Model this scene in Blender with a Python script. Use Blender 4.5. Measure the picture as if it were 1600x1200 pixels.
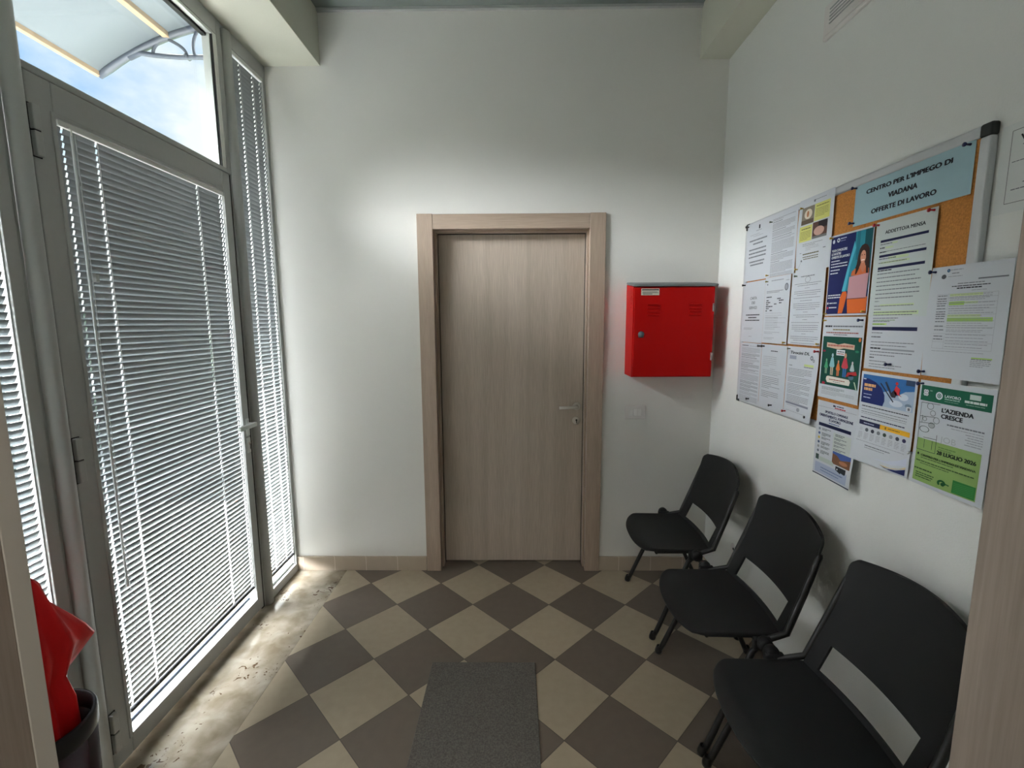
import bpy, bmesh, math, random
from mathutils import Vector, Matrix
random.seed(7)
C = bpy.context.scene.collection
S = bpy.context.scene
for o in list(bpy.data.objects): bpy.data.objects.remove(o)
pi = math.pi

# ---------------------------------------------------------------- camera
F_PX, PITCH, ROLL, YAW, EYE = 724.84, 0.132147, -0.0047775, -0.0109516, 1.5616
fwd = Vector((math.sin(YAW)*math.cos(PITCH), math.cos(YAW)*math.cos(PITCH), -math.sin(PITCH)))
rgt = Vector((math.cos(YAW), -math.sin(YAW), 0)); upv = rgt.cross(fwd)
r2 = math.cos(ROLL)*rgt + math.sin(ROLL)*upv; u2 = -math.sin(ROLL)*rgt + math.cos(ROLL)*upv
cd = bpy.data.cameras.new('camera'); cam = bpy.data.objects.new('camera', cd); C.objects.link(cam)
cd.sensor_fit = 'HORIZONTAL'; cd.sensor_width = 36; cd.lens = F_PX/1600*36; cd.clip_start = 0.02
m = Matrix((r2, u2, -fwd)).transposed().to_4x4(); m.translation = Vector((0, 0, EYE)); cam.matrix_world = m
S.camera = cam

# ---------------------------------------------------------------- colour management
S.view_settings.view_transform = 'Standard'; S.view_settings.look = 'None'
S.view_settings.gamma = 1; S.view_settings.use_curve_mapping = False
S.view_settings.exposure = 0.08

# ---------------------------------------------------------------- world: blue sky with clouds
W = bpy.data.worlds.new('sky'); S.world = W; W.use_nodes = True
nt = W.node_tree; nt.nodes.clear()
def N(nt, t, **k):
    n = nt.nodes.new(t)
    for a, b in k.items():
        if a.startswith('i_'): n.inputs[a[2:].replace('_', ' ')].default_value = b
        else: setattr(n, a, b)
    return n
out = N(nt, 'ShaderNodeOutputWorld'); bg = N(nt, 'ShaderNodeBackground')
tc = N(nt, 'ShaderNodeTexCoord'); mp = N(nt, 'ShaderNodeMapping'); mp.inputs['Scale'].default_value = (1, 1, 1.6)
mp.inputs['Location'].default_value = (0.15, 0.55, 0.1)
no = N(nt, 'ShaderNodeTexNoise'); no.inputs['Scale'].default_value = 2.6; no.inputs['Detail'].default_value = 9; no.inputs['Roughness'].default_value = .52
sep = N(nt, 'ShaderNodeSeparateXYZ'); ad = N(nt, 'ShaderNodeMath', operation='MULTIPLY_ADD')
ad.inputs[1].default_value = -1.15; ad.inputs[2].default_value = .50
sm = N(nt, 'ShaderNodeMath', operation='ADD')
cr = N(nt, 'ShaderNodeValToRGB'); cr.color_ramp.elements[0].position = .56; cr.color_ramp.elements[0].color = (.40, .62, .95, 1)
cr.color_ramp.elements[1].position = .68; cr.color_ramp.elements[1].color = (1.0, 1.0, 1.0, 1)
L = nt.links.new
L(tc.outputs['Generated'], mp.inputs[0]); L(mp.outputs[0], no.inputs['Vector']); L(tc.outputs['Generated'], sep.inputs[0])
L(sep.outputs['Z'], ad.inputs[0]); L(no.outputs['Fac'], sm.inputs[0]); L(ad.outputs[0], sm.inputs[1])
L(sm.outputs[0], cr.inputs[0]); L(cr.outputs[0], bg.inputs[0]); L(bg.outputs[0], out.inputs[0])
bg.inputs[1].default_value = 1.15

# ---------------------------------------------------------------- daylight: broad hazy sun from the street side
def light(name, kind, loc, direction, energy, color, **k):
    d = bpy.data.lights.new(name, kind); d.energy = energy; d.color = color
    for a, b in k.items(): setattr(d, a, b)
    o = bpy.data.objects.new(name, d); C.objects.link(o); o.location = loc
    o.rotation_euler = Vector(direction).to_track_quat('-Z', 'Y').to_euler()
    return o
light('hazy_sun', 'SUN', (-6, 0, 6), (.625, .27, -.745), 96.0, (1.0, .945, .995), angle=math.radians(80))
# fill light added behind the camera, out of view, to brighten the scene
light('corridor_fill', 'AREA', (0, -1.0, 2.83), (0, 0, -1), 24.0, (1, .95, .88), shape='RECTANGLE', size=1.2, size_y=.3)

# ---------------------------------------------------------------- materials
def lin(c):
    return tuple(((x/255)/12.92 if x/255 <= .04045 else ((x/255+.055)/1.055)**2.4) for x in c[:3])+(1,)
MATS = {}
def mat(name, col, rough=.6, metal=0, spec=.5, noise=None, bump=None, ior=None, **kw):
    """plain principled with optional colour mottling (scale, amount) and bump (scale, strength)"""
    if name in MATS: return MATS[name]
    M = bpy.data.materials.new(name); M.use_nodes = True; t = M.node_tree
    b = t.nodes['Principled BSDF']; c = lin(col)
    b.inputs['Base Color'].default_value = c; b.inputs['Roughness'].default_value = rough
    b.inputs['Metallic'].default_value = metal; b.inputs['Specular IOR Level'].default_value = spec
    if noise or bump:
        tc = N(t, 'ShaderNodeTexCoord'); 
        if noise:
            mp = N(t, 'ShaderNodeMapping'); mp.inputs['Scale'].default_value = kw.get('stretch', (1, 1, 1))
            n = N(t, 'ShaderNodeTexNoise'); n.inputs['Scale'].default_value = noise[0]; n.inputs['Detail'].default_value = kw.get('detail', 5)
            r = N(t, 'ShaderNodeValToRGB'); a = noise[1]
            r.color_ramp.elements[0].position = .3; r.color_ramp.elements[1].position = .7
            r.color_ramp.elements[0].color = tuple(x*(1-a) for x in c[:3])+(1,); r.color_ramp.elements[1].color = tuple(min(1, x*(1+a)) for x in c[:3])+(1,)
            t.links.new(tc.outputs['Object'], mp.inputs[0]); t.links.new(mp.outputs[0], n.inputs['Vector'])
            t.links.new(n.outputs['Fac'], r.inputs[0]); t.links.new(r.outputs[0], b.inputs['Base Color'])
        if bump:
            n2 = N(t, 'ShaderNodeTexNoise'); n2.inputs['Scale'].default_value = bump[0]; n2.inputs['Detail'].default_value = 4
            bp = N(t, 'ShaderNodeBump'); bp.inputs['Strength'].default_value = bump[1]; bp.inputs['Distance'].default_value = .002
            t.links.new(tc.outputs['Object'], n2.inputs['Vector']); t.links.new(n2.outputs['Fac'], bp.inputs['Height'])
            t.links.new(bp.outputs[0], b.inputs['Normal'])
    MATS[name] = M; return M

wallm = mat('white_paint', (229, 228, 222), .75, noise=(1.3, .02), bump=(120, .25))
wallr = mat('white_paint_rough', (229, 231, 226), .8, noise=(1.3, .02), bump=(160, .45))
beamm = mat('beam_paint', (204, 204, 188), .75, bump=(120, .2))
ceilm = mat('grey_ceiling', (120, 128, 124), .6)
alu = mat('grey_aluminium', (168, 171, 168), .42, spec=.4, noise=(60, .015))
alud = mat('dark_gasket', (22, 22, 22), .7)
alub = mat('bright_aluminium', (205, 210, 205), .35)
slatm = mat('slat_grey', (140, 146, 148), .33, metal=.25)
railm = mat('blind_rail', (225, 227, 222), .4)
raild = mat('blind_bottom_rail', (52, 52, 54), .45)
wandm = mat('clear_wand', (190, 195, 195), .2)
steel = mat('satin_steel', (196, 190, 180), .4, metal=.45)
blackp = mat('black_plastic', (24, 25, 26), .5, spec=.35, bump=(700, .35))
blackt = mat('black_tube', (17, 17, 17), .38)
redm = mat('red_enamel', (180, 8, 5), .5, spec=.15)
lidm = mat('grey_lid', (120, 122, 124), .4)
lockm = mat('lock_grey', (96, 104, 110), .35, metal=.5)
switchm = mat('switch_plate', (226, 222, 218), .4)
switchk = mat('switch_key', (236, 234, 230), .35)
paperm = mat('paper_white', (198, 203, 208), .75)
corkm = mat('cork', (186, 124, 58), .9, noise=(220, .22), bump=(300, .5))
silver = mat('silver_frame', (196, 200, 202), .35, metal=.35)
matm = mat('grey_carpet', (94, 90, 84), .95, noise=(170, .35), bump=(400, 1.0))
matedge = mat('carpet_edge', (60, 57, 54), .9)
redcloth = mat('red_nylon', (205, 18, 20), .55, spec=.3, bump=(60, .3))
concrete = mat('paving_concrete', (205, 203, 198), .9, noise=(6, .08))
brickm = mat('terracotta_edging', (176, 112, 84), .9, noise=(20, .15))
grassm = mat('lawn_green', (96, 132, 62), .95, noise=(30, .25))
hedgem = mat('hedge_green', (50, 62, 46), .9, noise=(14, .4))
canopyframe = mat('canopy_bracket_grey', (72, 79, 88), .45)
canopybar = mat('canopy_tan_bar', (160, 138, 112), .5)
jambedge = mat('jamb_pale_edge', (196, 190, 180), .55)
fillm = mat('fill_lamp_housing', (230, 230, 228), .5)  # for the made-up housing of the added fill light

def wood(name, col, axis='z', tilt=.12):
    M = bpy.data.materials.new(name); M.use_nodes = True; t = M.node_tree; b = t.nodes['Principled BSDF']
    tc = N(t, 'ShaderNodeTexCoord'); mp = N(t, 'ShaderNodeMapping'); mp2 = N(t, 'ShaderNodeMapping')
    st = {'z': (1, 1, .035), 'x': (.035, 1, 1)}[axis]
    mp.inputs['Scale'].default_value = tuple(s*260 for s in st); mp2.inputs['Scale'].default_value = tuple(s*14 for s in st)
    n1 = N(t, 'ShaderNodeTexNoise'); n1.inputs['Scale'].default_value = 1; n1.inputs['Detail'].default_value = 3
    n2 = N(t, 'ShaderNodeTexNoise'); n2.inputs['Scale'].default_value = 1; n2.inputs['Detail'].default_value = 2
    c = lin(col)
    r1 = N(t, 'ShaderNodeValToRGB'); r1.color_ramp.elements[0].position = .3; r1.color_ramp.elements[1].position = .75
    r1.color_ramp.elements[0].color = tuple(x*.86 for x in c[:3])+(1,); r1.color_ramp.elements[1].color = tuple(min(1, x*1.08) for x in c[:3])+(1,)
    r2_ = N(t, 'ShaderNodeValToRGB'); r2_.color_ramp.elements[0].position = .35; r2_.color_ramp.elements[1].position = .65
    r2_.color_ramp.elements[0].color = (1-tilt, 1-tilt*1.05, 1-tilt*1.15, 1); r2_.color_ramp.elements[1].color = (1, 1, 1, 1)
    mx = N(t, 'ShaderNodeMix'); mx.data_type = 'RGBA'; mx.blend_type = 'MULTIPLY'; mx.inputs[0].default_value = 1
    bp = N(t, 'ShaderNodeBump'); bp.inputs['Strength'].default_value = .12; bp.inputs['Distance'].default_value = .001
    k = t.links.new
    k(tc.outputs['Object'], mp.inputs[0]); k(tc.outputs['Object'], mp2.inputs[0]); k(mp.outputs[0], n1.inputs['Vector']); k(mp2.outputs[0], n2.inputs['Vector'])
    k(n1.outputs['Fac'], r1.inputs[0]); k(n2.outputs['Fac'], r2_.inputs[0]); k(r1.outputs[0], mx.inputs[6]); k(r2_.outputs[0], mx.inputs[7])
    k(mx.outputs[2], b.inputs['Base Color']); k(n1.outputs['Fac'], bp.inputs['Height']); k(bp.outputs[0], b.inputs['Normal'])
    b.inputs['Roughness'].default_value = .5; b.inputs['Specular IOR Level'].default_value = .35
    return M
woodv = wood('pale_oak_casing', (180, 161, 144)); woodh = wood('pale_oak_head_casing', (180, 161, 144), 'x')
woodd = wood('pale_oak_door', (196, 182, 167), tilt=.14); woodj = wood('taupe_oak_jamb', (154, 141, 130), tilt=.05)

def glass(name, tint=(.93, .97, .96)):
    M = bpy.data.materials.new(name); M.use_nodes = True; t = M.node_tree; t.nodes.clear()
    o = N(t, 'ShaderNodeOutputMaterial'); mx = N(t, 'ShaderNodeMixShader'); tr = N(t, 'ShaderNodeBsdfTransparent'); gl = N(t, 'ShaderNodeBsdfGlossy')
    tr.inputs[0].default_value = tint+(1,); gl.inputs['Roughness'].default_value = .02
    lw = N(t, 'ShaderNodeLayerWeight'); lw.inputs[0].default_value = .5
    pw = N(t, 'ShaderNodeMath', operation='POWER'); pw.inputs[1].default_value = 4.5
    ma = N(t, 'ShaderNodeMath', operation='MULTIPLY_ADD'); ma.inputs[1].default_value = .7; ma.inputs[2].default_value = .035
    t.links.new(lw.outputs['Facing'], pw.inputs[0]); t.links.new(pw.outputs[0], ma.inputs[0]); t.links.new(ma.outputs[0], mx.inputs[0]); t.links.new(tr.outputs[0], mx.inputs[1]); t.links.new(gl.outputs[0], mx.inputs[2]); t.links.new(mx.outputs[0], o.inputs[0])
    return M
glassm = glass('window_glass')
def translucent(name, col, a=.5):
    M = bpy.data.materials.new(name); M.use_nodes = True; t = M.node_tree; t.nodes.clear()
    o = N(t, 'ShaderNodeOutputMaterial'); mx = N(t, 'ShaderNodeMixShader'); d = N(t, 'ShaderNodeBsdfDiffuse'); tl = N(t, 'ShaderNodeBsdfTranslucent')
    d.inputs[0].default_value = lin(col); tl.inputs[0].default_value = lin(col); mx.inputs[0].default_value = a
    t.links.new(d.outputs[0], mx.inputs[1]); t.links.new(tl.outputs[0], mx.inputs[2]); t.links.new(mx.outputs[0], o.inputs[0])
    return M
polym = translucent('milky_polycarbonate', (122, 127, 128), .6)

def tile_floor():
    M = bpy.data.materials.new('diamond_tiles'); M.use_nodes = True; t = M.node_tree; b = t.nodes['Principled BSDF']; k = t.links.new
    tc = N(t, 'ShaderNodeTexCoord'); sp = N(t, 'ShaderNodeSeparateXYZ'); k(tc.outputs['Object'], sp.inputs[0])
    def mth(op, a, bb=None):
        n = N(t, 'ShaderNodeMath', operation=op)
        for i, v in enumerate((a, bb)):
            if v is None: continue
            if isinstance(v, (int, float)): n.inputs[i].default_value = v
            else: k(v, n.inputs[i])
        return n.outputs[0]
    OX, OY, D = -.03877, 2.6166, .4243
    x = mth('SUBTRACT', sp.outputs['X'], OX); y = mth('SUBTRACT', sp.outputs['Y'], OY)
    a = mth('DIVIDE', mth('ADD', x, y), D); bb = mth('DIVIDE', mth('SUBTRACT', x, y), D)
    fa, fb = mth('FLOOR', a), mth('FLOOR', bb)
    par = mth('ABSOLUTE', mth('MODULO', mth('ADD', fa, fb), 2.0))
    ra, rb = mth('SUBTRACT', a, fa), mth('SUBTRACT', bb, fb)
    e = mth('MINIMUM', mth('MINIMUM', ra, mth('SUBTRACT', 1.0, ra)), mth('MINIMUM', rb, mth('SUBTRACT', 1.0, rb)))
    gr = mth('LESS_THAN', e, .0055)
    cm = N(t, 'ShaderNodeCombineXYZ'); k(fa, cm.inputs[0]); k(fb, cm.inputs[1])
    wn = N(t, 'ShaderNodeTexWhiteNoise', noise_dimensions='3D'); k(cm.outputs[0], wn.inputs[0])
    n = N(t, 'ShaderNodeTexNoise'); n.inputs['Scale'].default_value = 26; n.inputs['Detail'].default_value = 7; k(tc.outputs['Object'], n.inputs['Vector'])
    mx = N(t, 'ShaderNodeMix'); mx.data_type = 'RGBA'; mx.inputs[6].default_value = lin((160, 148, 127)); mx.inputs[7].default_value = lin((102, 92, 82)); k(par, mx.inputs[0])
    v = mth('ADD', mth('MULTIPLY', n.outputs['Fac'], .22), mth('ADD', mth('MULTIPLY', wn.outputs['Value'], .08), .85))
    hs = N(t, 'ShaderNodeHueSaturation'); k(v, hs.inputs['Value']); k(mx.outputs[2], hs.inputs['Color'])
    m2 = N(t, 'ShaderNodeMix'); m2.data_type = 'RGBA'; k(gr, m2.inputs[0]); k(hs.outputs[0], m2.inputs[6]); m2.inputs[7].default_value = lin((86, 79, 70))
    k(m2.outputs[2], b.inputs['Base Color']); b.inputs['Roughness'].default_value = .42; b.inputs['Specular IOR Level'].default_value = .35
    bp = N(t, 'ShaderNodeBump'); bp.inputs['Strength'].default_value = .5; bp.inputs['Distance'].default_value = .001; bp.invert = True
    k(gr, bp.inputs['Height']); k(bp.outputs[0], b.inputs['Normal'])
    return M
tilem = tile_floor()

def stone():
    M = bpy.data.materials.new('polished_travertine'); M.use_nodes = True; t = M.node_tree; b = t.nodes['Principled BSDF']; k = t.links.new
    tc = N(t, 'ShaderNodeTexCoord')
    n = N(t, 'ShaderNodeTexNoise'); n.inputs['Scale'].default_value = 10; n.inputs['Detail'].default_value = 10; n.inputs['Distortion'].default_value = .3
    r = N(t, 'ShaderNodeValToRGB'); r.color_ramp.elements[0].position = .36; r.color_ramp.elements[1].position = .66
    r.color_ramp.elements[0].color = lin((124, 113, 94)); r.color_ramp.elements[1].color = lin((160, 152, 137))
    n2 = N(t, 'ShaderNodeTexNoise'); n2.inputs['Scale'].default_value = 34; n2.inputs['Detail'].default_value = 3; n2.inputs['Distortion'].default_value = 1.5
    mask = N(t, 'ShaderNodeTexNoise'); mask.inputs['Scale'].default_value = 5
    ml = N(t, 'ShaderNodeMath', operation='MULTIPLY')
    r2_ = N(t, 'ShaderNodeValToRGB'); r2_.color_ramp.elements[0].position = .375; r2_.color_ramp.elements[1].position = .395
    r2_.color_ramp.elements[0].color = (0, 0, 0, 1); r2_.color_ramp.elements[1].color = (1, 1, 1, 1)
    mx = N(t, 'ShaderNodeMix'); mx.data_type = 'RGBA'; mx.inputs[7].default_value = lin((84, 66, 48))
    for q in (n, n2, mask): k(tc.outputs['Object'], q.inputs['Vector'])
    k(n.outputs['Fac'], r.inputs[0]); k(n2.outputs['Fac'], ml.inputs[0]); k(mask.outputs['Fac'], ml.inputs[1]); k(ml.outputs[0], r2_.inputs[0])
    k(r2_.outputs[0], mx.inputs[0]); k(r.outputs[0], mx.inputs[6]); k(mx.outputs[2], b.inputs['Base Color'])
    b.inputs['Roughness'].default_value = .10; b.inputs['Specular IOR Level'].default_value = .5
    return M
stonem = stone()

def skirt():
    M = bpy.data.materials.new('skirting_tiles'); M.use_nodes = True; t = M.node_tree; b = t.nodes['Principled BSDF']; k = t.links.new
    tc = N(t, 'ShaderNodeTexCoord'); sp = N(t, 'ShaderNodeSeparateXYZ'); k(tc.outputs['Object'], sp.inputs[0])
    ad = N(t, 'ShaderNodeMath', operation='ADD'); k(sp.outputs['X'], ad.inputs[0]); k(sp.outputs['Y'], ad.inputs[1])
    md = N(t, 'ShaderNodeMath', operation='PINGPONG'); k(ad.outputs[0], md.inputs[0]); md.inputs[1].default_value = .1
    lt = N(t, 'ShaderNodeMath', operation='LESS_THAN'); k(md.outputs[0], lt.inputs[0]); lt.inputs[1].default_value = .0016
    n = N(t, 'ShaderNodeTexNoise'); n.inputs['Scale'].default_value = 12; k(tc.outputs['Object'], n.inputs['Vector'])
    r = N(t, 'ShaderNodeValToRGB'); r.color_ramp.elements[0].color = lin((172, 158, 140)); r.color_ramp.elements[1].color = lin((186, 172, 154)); k(n.outputs['Fac'], r.inputs[0])
    mx = N(t, 'ShaderNodeMix'); mx.data_type = 'RGBA'; k(lt.outputs[0], mx.inputs[0]); k(r.outputs[0], mx.inputs[6]); mx.inputs[7].default_value = lin((216, 206, 192))
    k(mx.outputs[2], b.inputs['Base Color']); b.inputs['Roughness'].default_value = .3
    return M
skirtm = skirt()
binm = mat('dark_plum_plastic', (44, 22, 34), .25); bind = mat('bin_rim_black', (26, 24, 28), .35)

# ---------------------------------------------------------------- mesh helpers
class MB:
    def __init__(s): s.bm = bmesh.new(); s.mats = []
    def mi(s, m):
        if m not in s.mats: s.mats.append(m)
        return s.mats.index(m)
    def box(s, x0, x1, y0, y1, z0, z1, m, bev=0, seg=2):
        b = bmesh.new(); bmesh.ops.create_cube(b, size=1)
        for v in b.verts: v.co = Vector(((x0+x1)/2+v.co.x*(x1-x0), (y0+y1)/2+v.co.y*(y1-y0), (z0+z1)/2+v.co.z*(z1-z0)))
        if bev: bmesh.ops.bevel(b, geom=b.edges[:], offset=bev, segments=seg, affect='EDGES', profile=.5)
        return s._take(b, m, smooth=False)
    def _take(s, b, m, smooth=True):
        i = s.mi(m); mp = {}
        for v in b.verts: mp[v] = s.bm.verts.new(v.co)
        for f in b.faces:
            try: g = s.bm.faces.new([mp[v] for v in f.verts])
            except ValueError: continue
            g.material_index = i; g.smooth = smooth
        b.free(); return s
    def poly(s, pts, m, smooth=False):
        f = s.bm.faces.new([s.bm.verts.new(p) for p in pts]); f.material_index = s.mi(m); f.smooth = smooth; return s
    def tube(s, pts, r, m, n=12, closed=False, cap=True):
        pts = [Vector(p) for p in pts]; rs = r if isinstance(r, (list, tuple)) else [r]*len(pts)
        i = s.mi(m); rings = []; prev = None
        for j, p in enumerate(pts):
            if closed: t = pts[(j+1) % len(pts)]-pts[j-1]
            else: t = pts[min(j+1, len(pts)-1)]-pts[max(j-1, 0)]
            t.normalize()
            if prev is None: a = t.orthogonal().normalized()
            else: a = (prev-t*prev.dot(t)).normalized()
            prev = a; b_ = t.cross(a)
            rings.append([s.bm.verts.new(p+rs[j]*(math.cos(2*pi*k/n)*a+math.sin(2*pi*k/n)*b_)) for k in range(n)])
        R = range(len(rings)) if closed else range(len(rings)-1)
        for j in R:
            A, B = rings[j], rings[(j+1) % len(rings)]
            for k in range(n):
                f = s.bm.faces.new((A[k], A[(k+1) % n], B[(k+1) % n], B[k])); f.material_index = i; f.smooth = True
        if cap and not closed:
            for q in (rings[0][::-1], rings[-1]):
                f = s.bm.faces.new(q); f.material_index = i
        return s
    def lathe(s, prof, origin, axis, m, n=20):
        """prof = [(radius, height along axis)]"""
        o = Vector(origin); ax = Vector(axis).normalized(); a = ax.orthogonal().normalized(); b_ = ax.cross(a); i = s.mi(m)
        rings = [[s.bm.verts.new(o+ax*h+max(r, 1e-5)*(math.cos(2*pi*k/n)*a+math.sin(2*pi*k/n)*b_)) for k in range(n)] for r, h in prof]
        for A, B in zip(rings, rings[1:]):
            for k in range(n):
                f = s.bm.faces.new((A[k], A[(k+1) % n], B[(k+1) % n], B[k])); f.material_index = i; f.smooth = True
        return s
    def grid(s, P, nu, nv, m, thick=None, skip=None, smooth=True):
        """P(i,j)->point; thick = vector function or float offset along computed normal"""
        i = s.mi(m); b = bmesh.new()
        V = [[b.verts.new(P(a/nu, c/nv)) for c in range(nv+1)] for a in range(nu+1)]
        for a in range(nu):
            for c in range(nv):
                if skip and skip((a+.5)/nu, (c+.5)/nv): continue
                b.faces.new((V[a][c], V[a+1][c], V[a+1][c+1], V[a][c+1]))
        for v in [v for v in b.verts if not v.link_faces]: b.verts.remove(v)
        if thick: bmesh.ops.recalc_face_normals(b, faces=b.faces[:]); bmesh.ops.solidify(b, geom=b.faces[:], thickness=thick)
        return s._take(b, m, smooth)
    def build(s, name, parent=None, origin=None, weld=False):
        if weld: bmesh.ops.remove_doubles(s.bm, verts=s.bm.verts[:], dist=1e-5)
        off = Vector((0, 0, 0))
        if parent is not None: off = worldloc(parent)
        elif origin is not None: off = Vector(origin)
        for v in s.bm.verts: v.co -= off
        me = bpy.data.meshes.new(name); s.bm.to_mesh(me); s.bm.free()
        for m in s.mats: me.materials.append(m)
        o = bpy.data.objects.new(name, me); C.objects.link(o)
        if parent is not None: o.parent = parent
        else: o.location = off
        return o
def worldloc(o):
    v = Vector(o.location)
    while o.parent: o = o.parent; v += Vector(o.location)
    return v
def tag(o, label=None, cat=None, group=None, kind=None):
    if label: o['label'] = label
    if cat: o['category'] = cat
    if group: o['group'] = group
    if kind: o['kind'] = kind
    return o
def empty(name, loc, label, cat, group=None, kind=None):
    o = bpy.data.objects.new(name, None); C.objects.link(o); o.location = loc; o.empty_display_size = .1
    return tag(o, label, cat, group, kind)
def dup(root, loc, label):
    r = root.copy(); C.objects.link(r); r.location = loc; r['label'] = label
    for ch in list(root.children):
        c = ch.copy(); C.objects.link(c); c.parent = r
        for g in list(ch.children):
            d = g.copy(); C.objects.link(d); d.parent = c
    return r
def boxobj(name, dims, m, label, cat, kind='structure', bev=0):
    o = MB().box(*dims, m, bev).build(name); return tag(o, label, cat, None, kind)

# ---------------------------------------------------------------- room shell
XL, XR, YB, ZC = -1.405, 1.175, 2.775, 3.262
boxobj('floor', (-1.087, 1.3, -2.2, 3.2, -.1, 0), tilem, 'diamond-laid floor of beige and brown tiles', 'floor')
boxobj('trim_1', (-1.60, -1.087, -.0, 2.9, -.1, .0005), stonem, 'polished beige stone strip along the foot of the glazing', 'stone sill')
boxobj('ceiling', (-1.6, 1.3, -2.2, 3.2, ZC, ZC+.1), ceilm, 'grey ceiling above the waiting room', 'ceiling')
w = MB()
w.box(-1.6, -.515, YB, YB+.13, 0, ZC, wallm).box(.453, 1.3, YB, YB+.13, 0, ZC, wallm).box(-.515, .453, YB, YB+.13, 2.125, ZC, wallm)
tag(w.build('wall_far'), 'white wall with the oak door in it', 'wall', None, 'structure')
boxobj('wall_right', (XR, XR+.12, -2.2, 3.2, 0, ZC), wallr, 'white wall behind the notice board and chairs', 'wall')
boxobj('wall_left', (-1.55, XL-.005, -.5, 2.9, 2.975, ZC), wallm, 'white wall strip above the glazing', 'wall')
boxobj('trim_2', (-1.41, -1.087, .2, YB, 2.977, ZC), beamm, 'white boxed beam above the glazing', 'beam', bev=.002)
boxobj('trim_3', (1.012, XR, .2, YB, 2.99, ZC), beamm, 'white boxed beam above the notice board wall', 'beam', bev=.002)
boxobj('trim_4', (-1.087, 1.012, YB-.02, YB, ZC-.014, ZC), alu, 'thin grey ceiling edge strip on the far wall', 'trim')
boxobj('trim_5', (-.294, -.289, YB-.0012, YB, 2.25, 3.24), wallm, 'faint vertical plaster seam above the door', 'plaster seam')
n = MB(); n.box(-1.6, -.53, .28, .40, 0, ZC, wallm).box(.49, 1.3, .28, .40, 0, ZC, wallm).box(-.53, .49, .28, .40, 2.15, ZC, wallm)
tag(n.build('wall_near'), 'white wall around the near doorway', 'wall', None, 'structure')
boxobj('wall_back', (-1.6, 1.3, -2.3, -2.2, 0, ZC), wallm, 'corridor end wall', 'wall')
boxobj('wall_side', (-1.7, -1.6, -2.2, .28, 0, ZC), wallm, 'corridor side wall', 'wall')
for a, b_, i, lb in ((-1.405, -.578, 1, 'beige tile skirting left of the oak door'), (.514, XR, 2, 'beige tile skirting right of the oak door')):
    tag(MB().box(a, b_, YB-.013, YB, 0, .092, skirtm, .002).build('baseboard_far' if i == 1 else 'baseboard_far.001'), lb, 'skirting', None, 'structure')
boxobj('baseboard_right', (XR-.011, XR, .4, YB-.013, 0, .092), skirtm, 'beige tile skirting behind the chairs', 'skirting', bev=.002)

# near doorway jamb (camera stands in it)
j = empty('door_3', (0, .3, 0), 'pale oak doorway the view looks through, cut off by both picture sides', 'doorway', None, 'structure')
MB().box(-.53, -.50, .05, .42, 0, 2.15, woodj, .001).box(-.60, -.50, .05, .075, 0, 2.2, woodj, .002).build('jamb', j)
MB().box(-.535, -.4995, .42, .4405, 0, 2.15, jambedge, .001).build('jamb_edge', j)
MB().box(.46, .49, .05, .4435, 0, 2.15, woodj, .0015).build('jamb', j)
MB().box(-.50, .46, .05, .44, 2.12, 2.15, woodh).build('head_lining', j)

# ---------------------------------------------------------------- oak door in the far wall
d = empty('door_1', (-.03, 2.8, 0), 'pale oak flush door closed in its casing', 'door', None, 'structure')
MB().box(-.575, -.484, YB-.018, YB, 0, 2.181, woodv, .0025).build('casing', d)
MB().box(.423, .514, YB-.018, YB, 0, 2.181, woodv, .0025).build('casing', d)
MB().box(-.4835, .4225, YB-.0165, YB, 2.096, 2.179, woodh, .0025).build('head_casing', d)
l = MB()
for x0, x1 in ((-.515, -.484), (.424, .453)): l.box(x0, x1, YB-.012, 2.905, 0, 2.125, woodv, .001)
l.box(-.484, .424, YB-.012, 2.905, 2.10, 2.125, woodh, .001)
for x0, x1 in ((-.484, -.474), (.414, .424)): l.box(x0, x1, YB+.035, 2.878, 0, 2.1, woodv, .002)
l.box(-.484, .424, YB+.035, 2.878, 2.088, 2.1, woodh, .002)
l.build('lining', d)
g = MB(); g.box(-.4745, -.471, 2.868, 2.879, 0, 2.088, alud).box(.411, .4145, 2.868, 2.879, 0, 2.088, alud).box(-.474, .414, 2.868, 2.879, 2.084, 2.0885, alud); g.build('gasket', d)
leaf = MB().box(-.483, .423, 2.880, 2.922, .006, 2.098, woodd, .002).build('leaf', d)
hd = MB(); hd.lathe([(0, 0), (.025, 0), (.025, -.007), (.022, -.009), (0, -.009)], (.374, 2.88, 1.038), (0, 1, 0), steel, 28)
hd.tube([(.374, 2.874, 1.038), (.374, 2.84, 1.038), (.372, 2.831, 1.038), (.366, 2.826, 1.038), (.35, 2.825, 1.038), (.262, 2.826, 1.036)], .0095, steel, 14)
hd.build('lever_handle', leaf)
k = MB(); k.lathe([(0, 0), (.025, 0), (.025, -.007), (.022, -.009), (0, -.009)], (.373, 2.88, .945), (0, 1, 0), steel, 28)
k.lathe([(0, -.0095), (.006, -.0095), (.0061, -.008)], (.373, 2.88, .949), (0, 1, 0), alud, 14); k.box(.3705, .3755, 2.8702, 2.872, .931, .949, alud)
k.build('key_rose', leaf)
MB().box(-.515, .453, 2.95, 3.05, -.02, 2.2, wallm).build('backing', d)

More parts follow.
